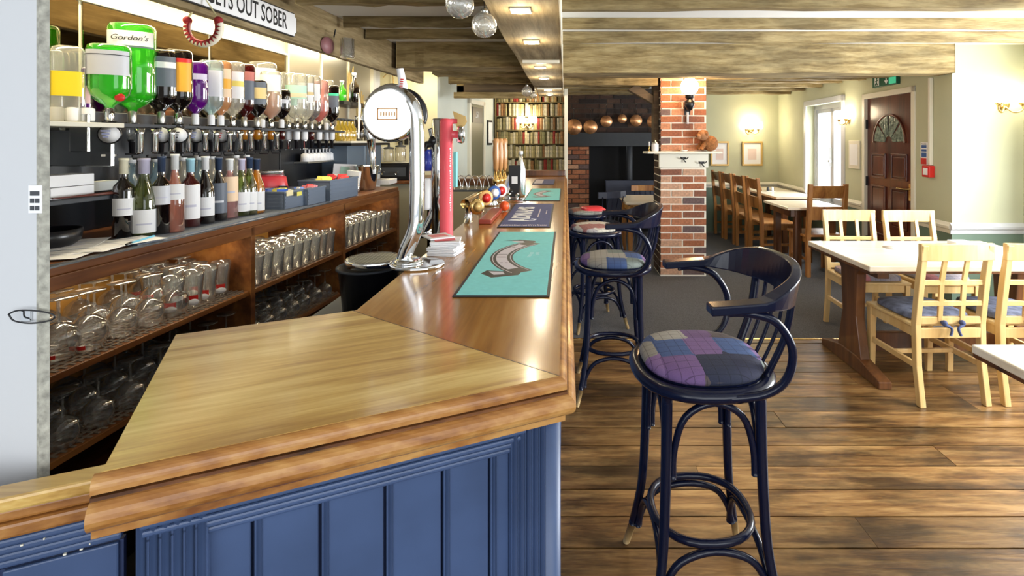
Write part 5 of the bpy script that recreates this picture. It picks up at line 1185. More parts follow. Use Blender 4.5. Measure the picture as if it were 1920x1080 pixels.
def sachets(px, v, w_, d_, z, cols, n, rz, lab, group, sz=.05):
    rr_ = random.Random(int(px)); x, y = bb(px, v)
    for k in range(n):
        c = cols[k % len(cols)]; u, q = rr_.uniform(-w_/2, w_/2), rr_.uniform(-d_/2, d_/2)
        t = MB(); s = sz*rr_.uniform(.8, 1.15); pil = [(-s/2, -s*.35), (s/2, -s*.35), (s/2, s*.35), (-s/2, s*.35)]
        t.prism(pil, -.004, .004); t.v = [(a, b*1.0, c_*(1.6 if abs(a) < s*.2 else 1)) for a, b, c_ in t.v]
        Mx = Matrix.Rotation(BR, 4, 'Z') @ Matrix.Translation((u, q, 0)) @ Matrix.Rotation(rr_.uniform(-.8, .8), 4, 'Z') @ Matrix.Rotation(rr_.uniform(.3, 1.2), 4, 'X')
        o = single('snack_packet', t.xf(Mx), M[c], lab.replace(', %s laid', '') % {'snk_blue': 'blue', 'snk_yellow': 'yellow', 'snk_red': 'red', 'snk_white': 'white', 'snk_pink': 'pink', 'snk_black': 'black'}[c], 'packet', (x, y, z+rr_.uniform(0, .015)), 0, group, bevel=.002)
colm('snk_blue', (.03, .12, .6), .3); colm('snk_yellow', (.85, .78, .15), .35); colm('snk_red', (.75, .05, .06), .3); colm('snk_white', (.75, .78, .8), .35); colm('snk_pink', (.8, .25, .3), .35); colm('snk_black', (.02, .02, .03), .3)
basket(532, .16, .20, .30, .10, 'front grey basket with blue, black and yellow snack packets')
sachets(530, .16, .15, .23, CT+.085, ['snk_blue', 'snk_blue', 'snk_black', 'snk_yellow', 'snk_white', 'snk_yellow'], 14, 0, 'small %s snack packet, %s laid in the front grey basket', 'packets in the front basket')
basket(574, .10, .13, .19, .10, 'small middle grey basket with a yellow ticket')
sachets(574, .10, .09, .12, CT+.09, ['snk_pink', 'snk_red', 'snk_pink'], 6, 0, 'small %s sachet, %s laid in the middle grey basket', 'sachets in the middle basket')
x, y = bb(566, .02); single('price_ticket', MB().box(-.001, .0, -.022, .022, 0, .022), M['snk_yellow'], 'yellow price ticket on the front of the small middle basket', 'ticket', (x-.013, y, CT+.07), BR)
x, y = bb(545, .05); single('price_ticket', MB().box(-.001, .0, -.03, .03, 0, .03), colm('cream_ticket', (.85, .75, .45), .6), 'cream price ticket on the front grey basket', 'ticket', (x-.004, y, CT+.075), BR)
basket(618, .12, .20, .36, .13, 'largest grey basket, farthest along the counter')
sachets(600, .13, .13, .13, CT+.12, ['snk_yellow'], 9, 0, '%s packet, %s laid in the near half of the largest basket', 'yellow packets in the largest basket', .06)
sachets(638, .12, .13, .13, CT+.12, ['snk_red', 'snk_red', 'snk_white'], 9, 0, '%s packet, %s laid in the far half of the largest basket', 'red and white packets in the largest basket', .05)
x, y = bb(506, .30); t = thing('crisp_bag', 'large red and silver crisp bag standing behind the amber wine bottle', 'crisp bag', (x, y, CT+.001), face_cam(x, y))
part('bag', MB().lathe([(.075, 0), (.09, .03), (.095, .10), (.085, .16), (.078, .165)], (0, 0, 0), 20, 1, .35), M['snk_red'], t)
part('silver_top', MB().lathe([(.080, .158), (.07, .19), (.076, .20)], (0, 0, 0), 20, 1, .22), M['mat_edge'], t)
part('white_lettering', MB().lathe([(.0965, .08), (.0955, .10)], (0, 0, 0), 8, 1, .37, a0=-PI*.75, a1=-PI*.3), Pp, t)
x, y = bb(688, .14); t = thing('ice_bucket', 'polished steel ice bucket near the end of the back bar', 'ice bucket', (x, y, CT+.001))
part('bucket', MB().lathe([(.058, 0), (.062, .006), (.086, .175), (.092, .18), (.09, .184), (.082, .178), (.056, .012), (.001, .012)], n=28), M['chrome'], t)
for s in (-1, 1): part('side_handle', MB().sweep(arc((s*.088, 0, .15), .016, -PI/2, PI/2, 8, rx=s*.018), .004, 6), M['chrome'], t)
x, y = bb(664, .14); t = thing('water_jug', 'small clear jug of straws left of the steel ice bucket', 'jug', (x, y, CT+.001))
part('jug', MB().lathe([(.035, 0), (.036, .01), (.040, .12), (.038, .12), (.033, .01), (.001, .008)], n=18), M['glass'], t)
part('napkins', MB().prism_y([(-.03, .01), (.03, .01), (.045, .15), (-.045, .16)], -.02, .02), Pp, t)
x, y = bb(645, .30); t = thing('green_menu_holder', 'white and green menu cards standing behind the red packets', 'menu', (x, y, CT+.001), face_cam(x, y))
part('card', MB().prism_y([(-.09, 0), (.08, 0), (.09, .19), (-.07, .20)], -.004, .004), Pp, t); part('green_print', MB().prism_y([(-.04, .06), (.03, .06), (.04, .17), (-.02, .18)], -.007, -.004), mint, t)
x, y = bb(722, .22); single('white_carton', MB().cb((0, 0, .02), (.14, .22, .04), .1), Pp, 'flat white carton at the far end of the back bar', 'carton', (x, y, CT+.001), BR, bevel=.003)
# niche with upturned white cups, far part of wall
nt2 = thing('cup_shelf', 'dark wall niche shelf with white upturned glasses above the baskets', 'shelf', (F0[0], F0[1], 0), BR)
na, nb = bbl(563, .46)[1], bbl(622, .46)[1]
part('niche_board', MB().box(-.505, -.40, na, nb, 1.335, 1.345), M['steel'], nt2)
part('niche_top', MB().box(-.505, -.40, na, nb, 1.50, 1.512), M['charcoal'], nt2)
cupp = None
for k in range(9):
    yk = na+.03+k*(nb-na-.05)/8; lab = 'white upturned cup in the dark niche, %s from the left' % nth(k)
    if cupp is None:
        cupp = thing('upturned_cup', lab, 'cup', wpos(-.44, yk, 1.346), 0, 'upturned cups in the niche')
        part('cup', MB().lathe([(.032, 0), (.028, .05), (.012, .06)], n=12), M['paper'], cupp); part('foot', MB().lathe([(.006, .06), (.006, .085), (.024, .09), (.001, .092)], n=12), M['paper'], cupp)
    else: dup(cupp, wpos(-.44, yk, 1.346), 0, lab)
# far shelf unit (x px 625-700)
fs = thing('far_wall_shelves', 'black wall shelves at the far end of the back bar', 'shelf', (F0[0], F0[1], 0), BR)
fa, fb = bbl(628, .40)[1], bbl(694, .40)[1]
part('upper_board', MB().box(-.505, -.33, fa, fb-.12, 1.77, 1.80), M['black'], fs, .002)
part('lower_board', MB().box(-.505, -.22, fa-.1, fb, 1.475, 1.49), M['trim'], fs, .002)
part('under_cupboard', MB().box(-.505, -.30, fa, fb, 1.20, 1.455), colm('grey_blue_door', (.10, .14, .19), .35), fs, .003)
part('cupboard_handle', MB().box(-.30, -.292, (fa+fb)/2-.004, (fa+fb)/2+.004, 1.22, 1.45), M['mat_edge'], fs)
part('dark_soffit', MB().box(-.505, -.22, fa-.1, fb, 1.455, 1.475), M['black'], fs)
def small_b(px, v, z, R, hgt, key, lab, cap=None, grp=None):
    x, y = bb(px, v); t = thing('small_bottle', lab, 'bottle', (x, y, z), face_cam(x, y), grp)
    part('bottle_glass', MB().lathe([(R*.9, 0), (R, .005), (R, hgt*.55), (R*.4, hgt*.72), (R*.36, hgt*.93), (.001, hgt*.93)], n=14), LQ[key], t)
    part('cap', MB().lathe([(R*.46, hgt*.9), (R*.46, hgt), (.001, hgt)], n=10), cap or Pp, t); return t
for k, px in enumerate((634, 641, 648, 655, 661)): small_b(px, .30, 1.491, .030, .17, 'yellow', 'yellow cordial bottle on the far lower shelf, %s from left' % nth(k), M['charcoal'], 'yellow cordial bottles on the far shelf')
for k, px in enumerate((668, 676, 684)): small_b(px, .36, 1.491, .028, .20, 'dark', 'dark bottle right of the yellow cordials, %s from left' % nth(k), M['chrome'], 'dark bottles on the far shelf')
small_b(641, .38, 1.801, .035, .16, 'green', 'green bottle on the upper far shelf', Pp)
small_b(664, .36, 1.801, .040, .24, 'dark', 'round black bottle with a pale neck on the upper far shelf', Pp)
for k, (px, h_) in enumerate(((655, .30), (675, .33))):
    x, y = bb(px, .42); t = thing('dried_reed_bundle', ['bundle of yellow dried reeds behind the green bottle', 'bundle of yellow dried reeds right of the round black bottle'][k], 'decoration', (x, y, 1.801 if k == 0 else 1.60))
    rr_ = random.Random(k)
    for i in range(9): u = rr_.uniform(-.04, .04); part('reed', MB().sweep([(u*.7, 0, 0), (u, 0, h_*rr_.uniform(.75, 1))], [.008, .004], 5), colm('straw', (.75, .55, .22), .8), t)
x, y = bb(672, .30); t = thing('knife_sharpener', 'long white steel rod standing at the far shelves', 'rod', (x, y, 1.491)); part('rod', MB().sweep([(0, 0, 0), (.01, 0, .28), (.0, 0, .38)], [.006, .012, .003], 8), Pp, t); part('rod_base', MB().lathe([(.02, 0), (.02, .012), (.008, .02)], n=12), M['black'], t)
# clear glass tankard hung on the fascia end
px, py = 617, 85; x, y = bb(px, .02); t = thing('hanging_tankard', 'glass tankard and round plaque hanging at the fascia beam', 'tankard', (x, y, EYE+(H0-py)*y/F))
part('plaque', MB().lathe([(.05, -.003), (.05, .003), (.001, .004)], n=20).xf(Matrix.Translation((-.01, 0, .0)) @ Matrix.Rotation(PI/2, 4, 'Y') @ Matrix.Rotation(.4, 4, 'X')), colm('plum_plaque', (.28, .12, .13), .5), t)
part('tankard', MB().lathe([(.04, -.07), (.042, -.06), (.040, .05), (.037, .05), (.036, -.06), (.001, -.062)], (.09, .05, 0), 16), M['glass'], t)
part('hook', MB().sweep([(.03, .0, .05), (.03, .02, .10)], .004, 6), M['black'], t)
# ================================================================== BAR STOOLS  (front faces -X)
def se(r, n=28, e=.75, sx=1, sy=1): 
    out = []
    for i in range(n):
        a = 2*PI*i/n; c, s_ = math.cos(a), math.sin(a); out.append((r*sx*math.copysign(abs(c)**e, c), r*sy*math.copysign(abs(s_)**e, s_)))
    return out
def stool_base(t, r=.205, zt=.745, spread=.045, foot=True, m='stool'):
    m = M[m]
    part('seat_ring', MB().sweep([(x, y, zt) for x, y in se(r, 32, .82)], .026, 10, closed=True, flat=.8), m, t)
    part('seat_board', MB().prism(se(r-.015, 28, .82), zt-.006, zt+.022), m, t)
    legs = []
    for sx, sy in ((-1, -1), (1, -1), (1, 1), (-1, 1)):
        a = (sx*.145, sy*.145); out = spread
        pts = spline([(a[0], a[1], zt-.015), (a[0]+sx*.004, a[1]+sy*.004, .5), (a[0]+sx*out*.35, a[1]+sy*out*.35, .26), (a[0]+sx*out*1.0, a[1]+sy*out*1.0, .085)], 5)
        lg = part('leg', MB().sweep(pts, [.018-.004*i/len(pts) for i in range(len(pts))], 9), m, t)
        e = pts[-1]; part('worn_foot', MB().sweep([e, (a[0]+sx*out*1.45, a[1]+sy*out*1.45, .0)], [.0142, .0125], 9), M['tip'], lg)
        legs.append(a)
    # bentwood arches below the seat and above the feet, on four sides
    for k in range(4):
        (x0, y0), (x1, y1) = legs[k], legs[(k+1) % 4]; mx_, my_ = (x0+x1)/2, (y0+y1)/2
        f = lambda tt, z, o=1.0: (x0*(1-tt)*o+x1*tt*o, y0*(1-tt)*o+y1*tt*o, z)
        part('upper_arch', MB().sweep(spline([f(.06, .47), f(.08, .56), f(.2, .655), f(.5, .695), f(.8, .655), f(.92, .56), f(.94, .47)], 4), .011, 7), m, t)
        if foot: part('lower_arch', MB().sweep(spline([f(-.02, .09, 1.16), f(.03, .16, 1.14), f(.17, .225, 1.10), f(.5, .25, 1.07), f(.83, .225, 1.10), f(.97, .16, 1.14), f(1.02, .09, 1.16)], 4), .0115, 7), m, t)
    part('foot_ring', MB().sweep([(x, y, .275) for x, y in se(.158, 28, .85)], .0125, 8, closed=True), m, t)
def cushion(t, seed, r=.190, zt=.768, h=.045, cols=None):
    pr = [(r*1.0, 0), (r*1.03, .012), (r*.98, .028), (r*.8, h*.86), (r*.5, h*.98), (r*.2, h), (.001, h)]
    part('seat_cushion', MB().lathe([(a, z+zt) for a, z in pr], n=32, sq=.82), patchwork('patchwork_tweed_%d' % seed, seed, cols), t)
def arm_stool(lab, loc, rz, seed):
    t = thing('bar_stool', lab, 'bar stool', loc, rz)
    stool_base(t); cushion(t, seed)
    m = M['stool']
    # horseshoe arm and back band
    path = spline([(-.055, -.262, 1.022), (.03, -.262, 1.026), (.12, -.255, 1.032), (.205, -.20, 1.042), (.250, -.10, 1.05), (.262, 0, 1.052), (.250, .10, 1.05), (.205, .20, 1.042), (.12, .255, 1.032), (.03, .262, 1.026), (-.055, .262, 1.022)], 4)
    mb = MB(); vs = []; fs = []; N = len(path)
    for i, p in enumerate(path):
        a = path[max(0, i-1)]; b = path[min(N-1, i+1)]; d = (b-a).normalized(); n = Vector((d.y, -d.x, 0)).normalized()
        s = max(0, min(1, (p.x-.11)/.13)); wd = .028*(1-s)+.013*s; lo = -.014-.03*s; hi = .013+.050*s; ln = n*(.022*s)
        vs += [p-n*wd+Vector((0, 0, lo)), p+n*wd+Vector((0, 0, lo)), p+n*wd+ln+Vector((0, 0, hi)), p-n*wd+ln+Vector((0, 0, hi))]
    for i in range(N-1):
        for k in range(4): fs.append((i*4+k, i*4+(k+1) % 4, i*4+4+(k+1) % 4, i*4+4+k))
    fs += [(3, 2, 1, 0), (N*4-4, N*4-3, N*4-2, N*4-1)]
    part('arm_and_crest_rail', mb.add(vs, fs), m, t, .005)
    for sy in (-1, 1):
        part('arm_hoop', MB().sweep(spline([(.0, sy*.258, 1.008), (.06, sy*.262, 1.008), (.14, sy*.260, .98), (.19, sy*.255, .90), (.18, sy*.243, .81), (.12, sy*.225, .757), (.0, sy*.215, .742)], 5), .0125, 8), m, t)
    for k, y_ in enumerate((-.135, -.068, 0, .068, .135)):
        xt = .266-.35*y_*y_/.1*.14; xb = .178-.2*y_*y_
        w_ = .018 if abs(y_) > .1 else .009
        part('back_slat', MB().sweep(spline([(xb, y_*.85, .755), ((xb+xt)/2+.012, y_*.95, .88), (xt-.005, y_, 1.01)], 4), w_, 6, flat=.6), m, t)
    return t
arm_stool('nearest navy bar stool with arms and a patchwork tweed seat', (.447, 1.71, 0), .05, 3)
arm_stool('second navy armed bar stool along the bar, standing over the carpet edge', (.285, 3.08, 0), -.04, 9)
def backless(lab, loc, rz, seed, cols=None):
    t = thing('backless_bar_stool', lab, 'bar stool', loc, rz); stool_base(t, r=.195); cushion(t, seed, .182, cols=cols); return t
M['stool_light'] = M['stool']
backless('backless navy bar stool with a cream patch seat, third along the bar', (.235, 4.20, 0), .3, 14, [(.62, .58, .48), (.50, .47, .40), (.30, .27, .27), (.58, .54, .46), (.36, .16, .14), (.44, .40, .38)])
s4 = backless('farthest backless navy bar stool with a red patch, at the end of the bar', (.20, 5.15, 0), .1, 21, [(.30, .30, .26), (.22, .20, .18), (.45, .05, .05), (.30, .14, .10)])
t = thing('red_cloth', 'red folded cloth on the farthest bar stool', 'cloth', (.27, 5.13, .797), .2)
part('cloth', MB().lathe([(.12, 0), (.125, .012), (.10, .03), (.04, .038), (.001, .038)], n=20, sq=.5), M['snk_red'], t)

# ================================================================== PALE BEECH CHAIRS (front faces +Y)
def ties(t):
    for s in (-1, 1): part('cushion_tie', MB().sweep(spline([(s*.05, -.205, .475), (s*.06, -.235, .46), (s*.02, -.245, .44), (s*.03, -.25, .40)], 4), .008, 6).ball((s*.052, -.232, .466), .016, 8), colm('tie_navy', (.06, .08, .18), .8), t)
def beech(lab, loc, rz, grp, cush='denim'):
    t = thing('beech_dining_chair', lab, 'chair', loc, rz, grp); m = M['pine']
    bk = lambda z: -.20-.0*z if z < .45 else -.20-.07*(z-.45)/.45
    for s in (-1, 1):
        pts = [(-.255, 0), (-.218, 0), (-.185, .22), (-.175, .45), (-.205, .70), (-.245, .91), (-.275, .91), (-.245, .70), (-.215, .45), (-.222, .22)]
        part('back_leg', MB().prism_x(pts, s*.19-.017, s*.19+.017), m, t, .004)
        part('front_leg', MB().prism_x([(.19, 0), (.215, 0), (.222, .22), (.225, .43), (.185, .43), (.183, .22)], s*.19-.018, s*.19+.018), m, t, .004)
        part('side_rail', MB().box(s*.19-.011, s*.19+.011, -.185, .20, .375, .43), m, t, .002)
        part('side_stretcher', MB().box(s*.19-.010, s*.19+.010, -.19, .195, .20, .232), m, t, .002)
    part('front_rail', MB().box(-.18, .18, .195, .215, .375, .43), m, t, .002)
    part('rear_rail', MB().box(-.18, .18, -.215, -.195, .375, .43), m, t, .002)
    part('cross_stretcher', MB().box(-.185, .185, -.01, .01, .205, .228), m, t, .002)
    part('seat', MB().prism([(-.21, -.18), (.21, -.18), (.215, .225), (-.215, .225)], .43, .45), m, t, .006)
    part('crest_rail', MB().prism([(-.212, -.268), (-.10, -.278), (.10, -.278), (.212, -.268), (.212, -.240), (.10, -.252), (-.10, -.252), (-.212, -.240)], .825, .92), m, t, .004)
    for z in (.56, .68): part('cross_slat', MB().box(-.175, .175, -.222-.07*(z-.5), -.205-.07*(z-.5), z, z+.028), m, t, .002)
    part('lower_back_rail', MB().box(-.175, .175, -.216, -.198, .455, .495), m, t, .002)
    for x in (-.065, .065): part('back_slat', MB().prism_x([(-.205, .47), (-.218, .47), (-.235, .70), (-.262, .84), (-.249, .84), (-.221, .70)], x-.0135, x+.0135), m, t, .002)
    if cush:
        part('seat_cushion', MB().lathe([(.165, .451), (.19, .458), (.185, .482), (.14, .494), (.001, .496)], (0, .02, 0), 28, 1, 1.02, sq=.45), cush if not isinstance(cush, str) else M[cush], t)
        ties(t)
    return t
gA = 'beech chairs at the near dining table'
beech('pale beech chair seen from behind, left one on the near side of the white-topped table', (2.18, 3.12, 0), .04, gA)
beech('pale beech chair seen from behind, cut by the right edge of the frame', (2.68, 3.12, 0), -.02, gA)
pw = patchwork('patchwork_pink', 31, [(.42, .30, .32), (.34, .30, .33), (.50, .20, .22), (.28, .26, .30), (.46, .38, .36), (.20, .18, .24)])
beech('pale beech chair facing us, left one on the far side of the white-topped table', (2.33, 3.98, 0), PI-.04, gA, pw)
beech('pale beech chair facing us, right one on the far side of the white-topped table', (2.82, 3.96, 0), PI, gA, pw)

# ---------------- near dining table (trestle)
def trestle(lab, x0, x1, y0, y1, top=.75, legs=True, m='tabletop', overh=.12):
    t = thing('trestle_table', lab, 'table', ((x0+x1)/2, (y0+y1)/2, 0)); w_, d_ = (x1-x0)/2, (y1-y0)/2
    part('table_top', MB().box(-w_, w_, -d_, d_, top-.032, top), M[m], t, .005)
    part('edge_band', MB().box(-w_+.004, w_-.004, -d_+.004, d_-.004, top-.046, top-.032), M['tabledark'], t)
    for s in (-1, 1):
        x = s*(w_-overh)
        part('sled_foot', MB().prism_x([(-d_+.04, 0), (-d_+.04, .045), (-.10, .10), (.10, .10), (d_-.04, .045), (d_-.04, 0)], x-.04, x+.04), M['tabledark'], t, .006)
        part('upright', MB().prism_x([(-.14, .09), (-.08, .35), (-.10, top-.12), (-.17, top-.046), (.17, top-.046), (.10, top-.12), (.08, .35), (.14, .09)], x-.03, x+.03), M['tabledark'], t, .005)
        part('top_bearer', MB().box(x-.035, x+.035, -d_+.06, d_-.06, top-.09, top-.046), M['tabledark'], t, .003)
    part('stretcher', MB().box(-w_+overh, w_-overh, -.02, .02, .10, .22), M['tabledark'], t, .004)
    return t
trestle('white-topped dark trestle table with beech chairs around it', 1.80, 3.08, 3.03, 3.80)
t = trestle('pale-topped dark table corner cut off at the bottom right of the frame', 1.49, 2.75, 1.14, 1.88, overh=.36)
# small items on the table
t = thing('napkin_block', 'small white block on the far right of the near dining table', 'napkins', (2.79, 3.62, .7505)); part('napkins', MB().cb((0, 0, .018), (.12, .09, .036)), M['paper'], t, .004)
part('holder', MB().box(-.065, .065, -.05, -.046, 0, .02), M['steel'], t)
t = thing('paper_coaster', 'faint printed paper coaster lying on the near dining table', 'coaster', (2.28, 3.55, .7505)); part('disc', MB().lathe([(.07, 0), (.07, .0012), (.001, .0014)], n=24), colm('faint_pink_paper', (.74, .66, .58), .7), t)

# ================================================================== OAK CHAIRS
def oak(lab, loc, rz, grp):
    t = thing('oak_dining_chair', lab, 'chair', loc, rz, grp); m = M['oak']
    for s in (-1, 1):
        part('back_post', MB().prism_x([(-.225, 0), (-.18, 0), (-.18, .45), (-.235, 1.02), (-.275, 1.02), (-.225, .45)], s*.195-.022, s*.195+.022), m, t, .004)
        part('front_leg', MB().box(s*.19-.022, s*.19+.022, .17, .215, 0, .43), m, t, .004)
        part('side_stretcher', MB().box(s*.19-.012, s*.19+.012, -.18, .18, .17, .20), m, t, .002)
        part('side_rail', MB().box(s*.19-.012, s*.19+.012, -.18, .18, .37, .43), m, t, .002)
    part('front_rail', MB().box(-.17, .17, .18, .205, .37, .43), m, t, .002)
    part('seat', MB().box(-.225, .225, -.18, .235, .43, .458), m, t, .006)
    part('crest_rail', MB().prism_x([(-.213, .86), (-.190, .86), (-.240, 1.0), (-.26, 1.0)], -.18, .18), m, t, .004)
    part('mid_rail', MB().prism_x([(-.210, .62), (-.185, .62), (-.205, .77), (-.227, .77)], -.18, .18), m, t, .004)
    return t
gO = 'oak chairs along the left side of the long dining table'
op = oak('nearest oak chair in the row along the left of the long table', (2.66, 6.60, 0), -PI/2, gO)
for i, (x, y, rz) in enumerate(((2.64, 7.07, -PI/2), (2.62, 7.53, -PI/2), (2.60, 7.99, -PI/2))):
    dup(op, (x, y, 0), rz, ['second oak chair in the row along the left of the long table', 'third oak chair in the row along the left of the long table', 'farthest oak chair in the row, by the far wall'][i])
oak('oak chair with its back to the camera at the near end of the long table', (2.84, 5.80, 0), .03, 'oak chairs around the long dining table')
def plain_table(lab, x0, x1, y0, y1, top=.75, rz=0):
    t = thing('dining_table', lab, 'table', ((x0+x1)/2, (y0+y1)/2, 0), rz); w_, d_ = (x1-x0)/2, (y1-y0)/2
    part('table_top', MB().box(-w_, w_, -d_, d_, top-.03, top), M['tabletop'], t, .005)
    part('apron', MB().box(-w_+.06, w_-.06, -d_+.06, d_-.06, top-.11, top-.03), M['tabledark'], t)
    for sx in (-1, 1):
        for sy in (-1, 1): part('leg', MB().box(sx*(w_-.14)-.035, sx*(w_-.14)+.035, sy*(d_-.08)-.035, sy*(d_-.08)+.035, 0, top-.03), M['tabledark'], t, .004)
    return t
plain_table('pale-topped dining table nearest the oak chair with its back to us', 2.46, 3.12, 5.66, 6.36)
plain_table('pale-topped dining table farther back, next to the window', 2.76, 3.34, 6.70, 8.15)
t = thing('cruet_set', 'small dark cruet set on the farther dining table', 'cruet', (2.98, 7.45, .751))
for k in (-1, 1): part('shaker', MB().lathe([(.022, 0), (.02, .05), (.012, .06), (.001, .065)], (k*.03, 0, 0), 10), M['charcoal' if k < 0 else 'paper'], t)
part('tray', MB().box(-.065, .065, -.035, .035, -.0005, .006), M['steel'], t)

# ================================================================== FIRESIDE: table, settle, stick chairs
t = thing('fireside_table', 'pale-topped pine table in front of the hearth, left of the brick pillar', 'table', (1.06, 6.55, 0))
part('table_top', MB().box(-.34, .34, -.42, .42, .72, .75), M['tabletop'], t, .005)
part('apron', MB().box(-.27, .27, -.34, .34, .60, .72), M['cabin'], t)
for sx in (-1, 1):
    for sy in (-1, 1): part('leg', MB().lathe([(.022, 0), (.03, .05), (.022, .12), (.036, .3), (.028, .5), (.035, .62), (.035, .7)], (sx*.27, sy*.33, 0), 12), M['oak'], t)
navyb = colm('dark_navy_wood', (.02, .025, .05), .4)
t = thing('high_backed_settle', 'dark navy high backed settle in front of the hearth', 'settle', (.92, 7.50, 0), .0)
part('back_panel', MB().prism_y([(-.30, .42), (.46, .42), (.42, .89), (-.32, .89)], .17, .20), navyb, t, .006)
part('seat', MB().box(-.32, .46, -.2, .2, .40, .44), navyb, t, .006)
for s in (-.28, .40):
    for y_ in (-.17, .17): part('leg', MB().box(s-.025, s+.025, y_-.025, y_+.025, 0, .40), navyb, t)
def stick(lab, loc, rz, m, top):
    t = thing('stick_back_chair', lab, 'chair', loc, rz)
    part('seat', MB().lathe([(.17, .43), (.19, .44), (.185, .46), (.001, .455)], n=22, sq=.8), m, t)
    for sx in (-1, 1):
        for sy in (-1, 1): part('leg', MB().sweep([(sx*.12, sy*.12, .43), (sx*.19, sy*.19, 0)], [.018, .013], 8), m, t)
    for k in range(5): part('spindle', MB().sweep([((k-2)*.06, -.14, .45), ((k-2)*.075, -.22, .80)], .007, 6), m, t)
    part('crest_rail', MB().prism([(-.2, -.2), (-.1, -.235), (.1, -.235), (.2, -.2), (.2, -.18), (.1, -.21), (-.1, -.21), (-.2, -.18)], .78, .86), top, t, .004)
    return t
stick('dark stick back chair with a glinting top rail left of the settle', (.49, 6.5, 0), PI*.15, navyb, M['tabletop'] and navyb)
stick('stick back chair with a pale top rail on the far side of the fireside table', (1.125, 7.0, 0), PI, navyb, M['oak'])

# ================================================================== BOOKCASE
BY = 8.28; bx0, bx1 = -1.10, .02
bc = thing('bookcase', 'tall bookcase filled with old books at the far end behind the bar', 'bookcase', (0, BY, 0))
shz = [.55, .772, .994, 1.216, 1.438, 1.66, 1.882, 2.104]
dk = colm('olive_brown_shelf', (.20, .15, .055), .6)
for z in shz: part('shelf', MB().box(bx0, bx1, -.12, .06, z-.014, z), dk, bc)
part('side_panel', MB().box(bx0-.02, bx0, -.15, .06, 0, 2.28), dk, bc); part('side_panel', MB().box(bx1, bx1+.02, -.15, .06, 0, 2.28), dk, bc)
part('back_board', MB().box(bx0, bx1, .05, .07, 0, 2.28), dk, bc)
part('base_cupboard', MB().box(bx0, bx1, -.15, .05, 0, .53), dk, bc)
bookm = rand_mat('book_cloth', [(.66, .58, .36), (.34, .17, .06), (.55, .48, .26), (.70, .64, .46), (.22, .18, .07), (.55, .36, .14), (.24, .20, .09), (.74, .68, .52), (.46, .24, .09), (.28, .26, .12), (.74, .66, .42), (.50, .42, .18), (.32, .03, .02), (.60, .52, .30), (.40, .34, .16), (.66, .60, .44)], bump=0, rough=.7)
pagem = colm('book_pages', (.62, .55, .38), .9)
r = random.Random(21); bcache = []
for k in range(8):
    wd = .024+.004*k; ht = .182+.004*(k % 5)
    cov = MB().box(-wd/2, -wd/2+.002, -.06, .05, 0, ht).box(wd/2-.002, wd/2, -.06, .05, 0, ht).prism([(-wd/2, -.06), (-wd/4, -.066), (wd/4, -.066), (wd/2, -.06), (wd/2, -.057), (-wd/2, -.057)], 0, ht).mesh('book')
    pg_ = MB().box(-wd/2+.002, wd/2-.002, -.057, .046, .003, ht-.004).mesh('pages'); bcache.append((wd, cov, pg_))
for row_, z in enumerate(shz[2:]):
    x = bx0+.006; nb_ = 0
    while x < bx1-.04:
        wd, cov, pg_ = r.choice(bcache); 
        if r.random() < .05: x += r.uniform(.01, .03); continue
        o = link('book', cov, bookm, None, 0, (x+wd/2, BY-.05+r.uniform(-.012, .012), z+.0005), 0); o.scale = (1, 1, r.uniform(.9, 1.06))
        nb_ += 1; o['label'] = 'old cloth bound book, %s from left in %s' % (nth(nb_-1), ['the bottom bookcase row', 'the second bookcase row up', 'the third bookcase row up', 'the fourth bookcase row up', 'the fifth bookcase row up', 'the top bookcase row'][row_])
        o['category'] = 'book'; o['group'] = 'books in the far bookcase, row %d from the bottom' % (row_+1)
        p_ = link('pages', pg_, pagem, o)
        x += wd+.0015
lamp2('twin_bookcase_lamp', 'lit twin shade lamp glowing in front of the bookcase', (XY(988, 8.14), 8.152, 1.5-(232-H0)*8.12/F), 0, 1.25, 13, off=.10)

# small spotlight washing the cream wall
pq = at(822, 134, 5.9); t = thing('ceiling_spotlight', 'small lit spotlight at the top corner of the cream wall', 'spotlight', (pq.x, 5.9, 2.26))
part('can', MB().lathe([(.03, 0), (.034, .03)], n=14), M['chrome'], t); part('bulb', MB().ball((0, 0, -.006), .024, 10), M['lamp'], t)
point('ceiling_spot_light', (pq.x-.15, 5.72, 2.10), 4, (1, .86, .55), .05)
# picture on the corridor wall
t0_, t1_ = tpx(913), tpx(921)
pcx = thing('picture', 'narrow dark framed picture on the pale corridor wall beside the bookcase', 'picture', (0, 0, 0))
part('frame', cseg(MB(), t0_, t1_, 1.42, 1.80, 0, .02), M['ink'], pcx); part('mount', cseg(MB(), t0_+.008, t1_-.01, 1.45, 1.77, .02, .024), M['paper'], pcx)
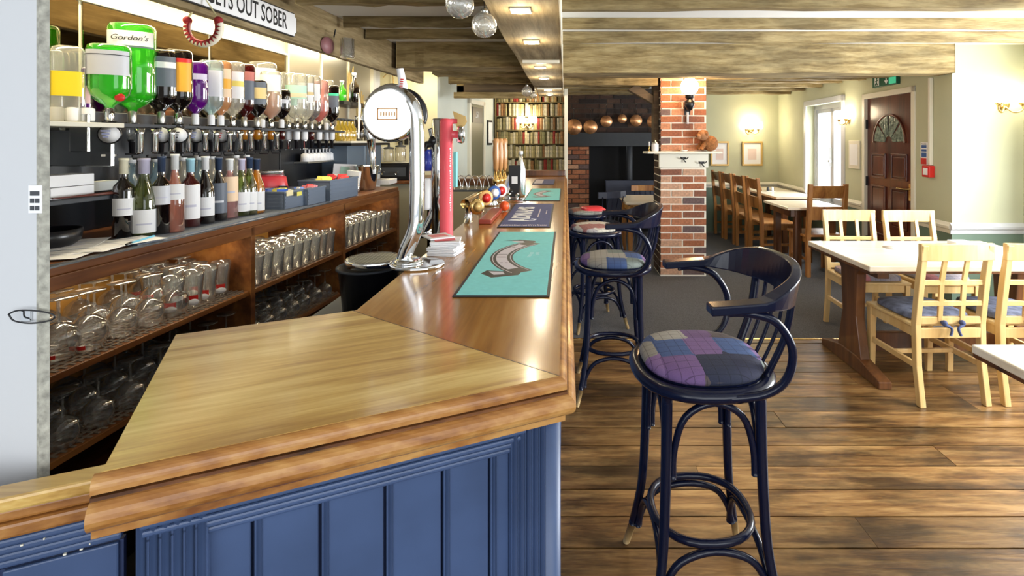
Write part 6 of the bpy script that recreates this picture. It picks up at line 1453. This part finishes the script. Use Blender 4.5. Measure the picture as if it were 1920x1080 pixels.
# ================================================================== KITCHEN SIDE COUNTER (behind the bar end)
ks = thing('coffee_side_counter', 'wooden side counter with coffee gear against the cream wall', 'counter', (-1.78, 5.45, 0))
part('worktop', MB().box(-.40, .45, -.35, .5, 1.06, 1.09), M['cab'], ks, .004)
part('front', MB().box(-.38, .42, -.30, -.27, 0, 1.06), colm('beige_panel', (.36, .33, .24)), ks)
part('side', MB().box(.39, .42, -.30, .5, 0, 1.06), M['cabin'], ks)
p0 = at(738, 330, 5.25)
t = thing('espresso_machine', 'low black coffee machine on the side counter below the pale jars', 'coffee machine', (p0.x, 5.3, 1.091))
part('machine_body', MB().box(-.19, .19, -.13, .13, 0, .17), M['black'], t, .01); part('steel_top', MB().box(-.20, .20, -.14, .14, .17, .185), M['steel'], t, .004); part('front_panel', MB().box(-.15, .15, -.134, -.13, .04, .13), M['charcoal'], t)
for k in (-1, 1): part('group_handle', MB().sweep([(k*.07, -.13, .08), (k*.07, -.19, .07)], .01, 8), M['chrome'], t)
for k, (px, h_, lab) in enumerate(((729, .13, 'clear cafetiere jar, left on the coffee machine'), (751, .15, 'clear cafetiere jar, right on the coffee machine'))):
    p = at(px, 300, 5.3); t = thing('cafetiere', lab, 'jar', (p.x, 5.3, 1.277))
    part('jar', MB().lathe([(.05, 0), (.055, .01), (.055, h_-.01), (.05, h_)], n=18), liq('milky', (.95, .93, .86), .45, (.72, .68, .55)), t); part('lid', MB().lathe([(.054, h_), (.05, h_+.012), (.012, h_+.02), (.012, h_+.045), (.001, h_+.05)], n=16), M['charcoal'], t)
p = at(716, 275, 5.55); t = thing('paper_cup_stack', 'leaning stack of pale paper cups behind the coffee machine', 'cups', (p.x, 5.62, 1.091))
part('cup_tower', MB().lathe([(.035, 0), (.05, .32), (.045, .33)], n=14), M['paper'], t)
for k in range(6): part('cup_rim', MB().sweep(arc((0, 0, .10+.04*k), .042+.0015*k, 0, 2*PI*15/16, 15, 'xy'), .003, 5, closed=True), M['trim'], t)
p = at(757, 262, 5.99); t = thing('card_reader_box', 'two small black handsets hung on the cream wall behind the lit badge', 'handset', (p.x, 5.999, p.z))
for k in (-1, 1): part('handset', MB().box(k*.035-.022, k*.035+.022, -.03, 0, -.06, .06), M['black'], t, .004)
p = at(727, 150, 5.99); t = thing('wire_scales', 'thin wire bracket hanging on the cream wall above the lit badge', 'bracket', (p.x, 5.998, p.z))
part('wire', MB().sweep(spline([(-.05, -.01, .03), (0, -.03, .07), (.06, -.03, .06), (.07, -.03, -.08), (.03, -.03, -.2)], 5), .005, 6), M['brass'], t); part('pan', MB().lathe([(.03, -.24), (.04, -.18)], (.03, -.03, 0), 12), M['gold'], t)
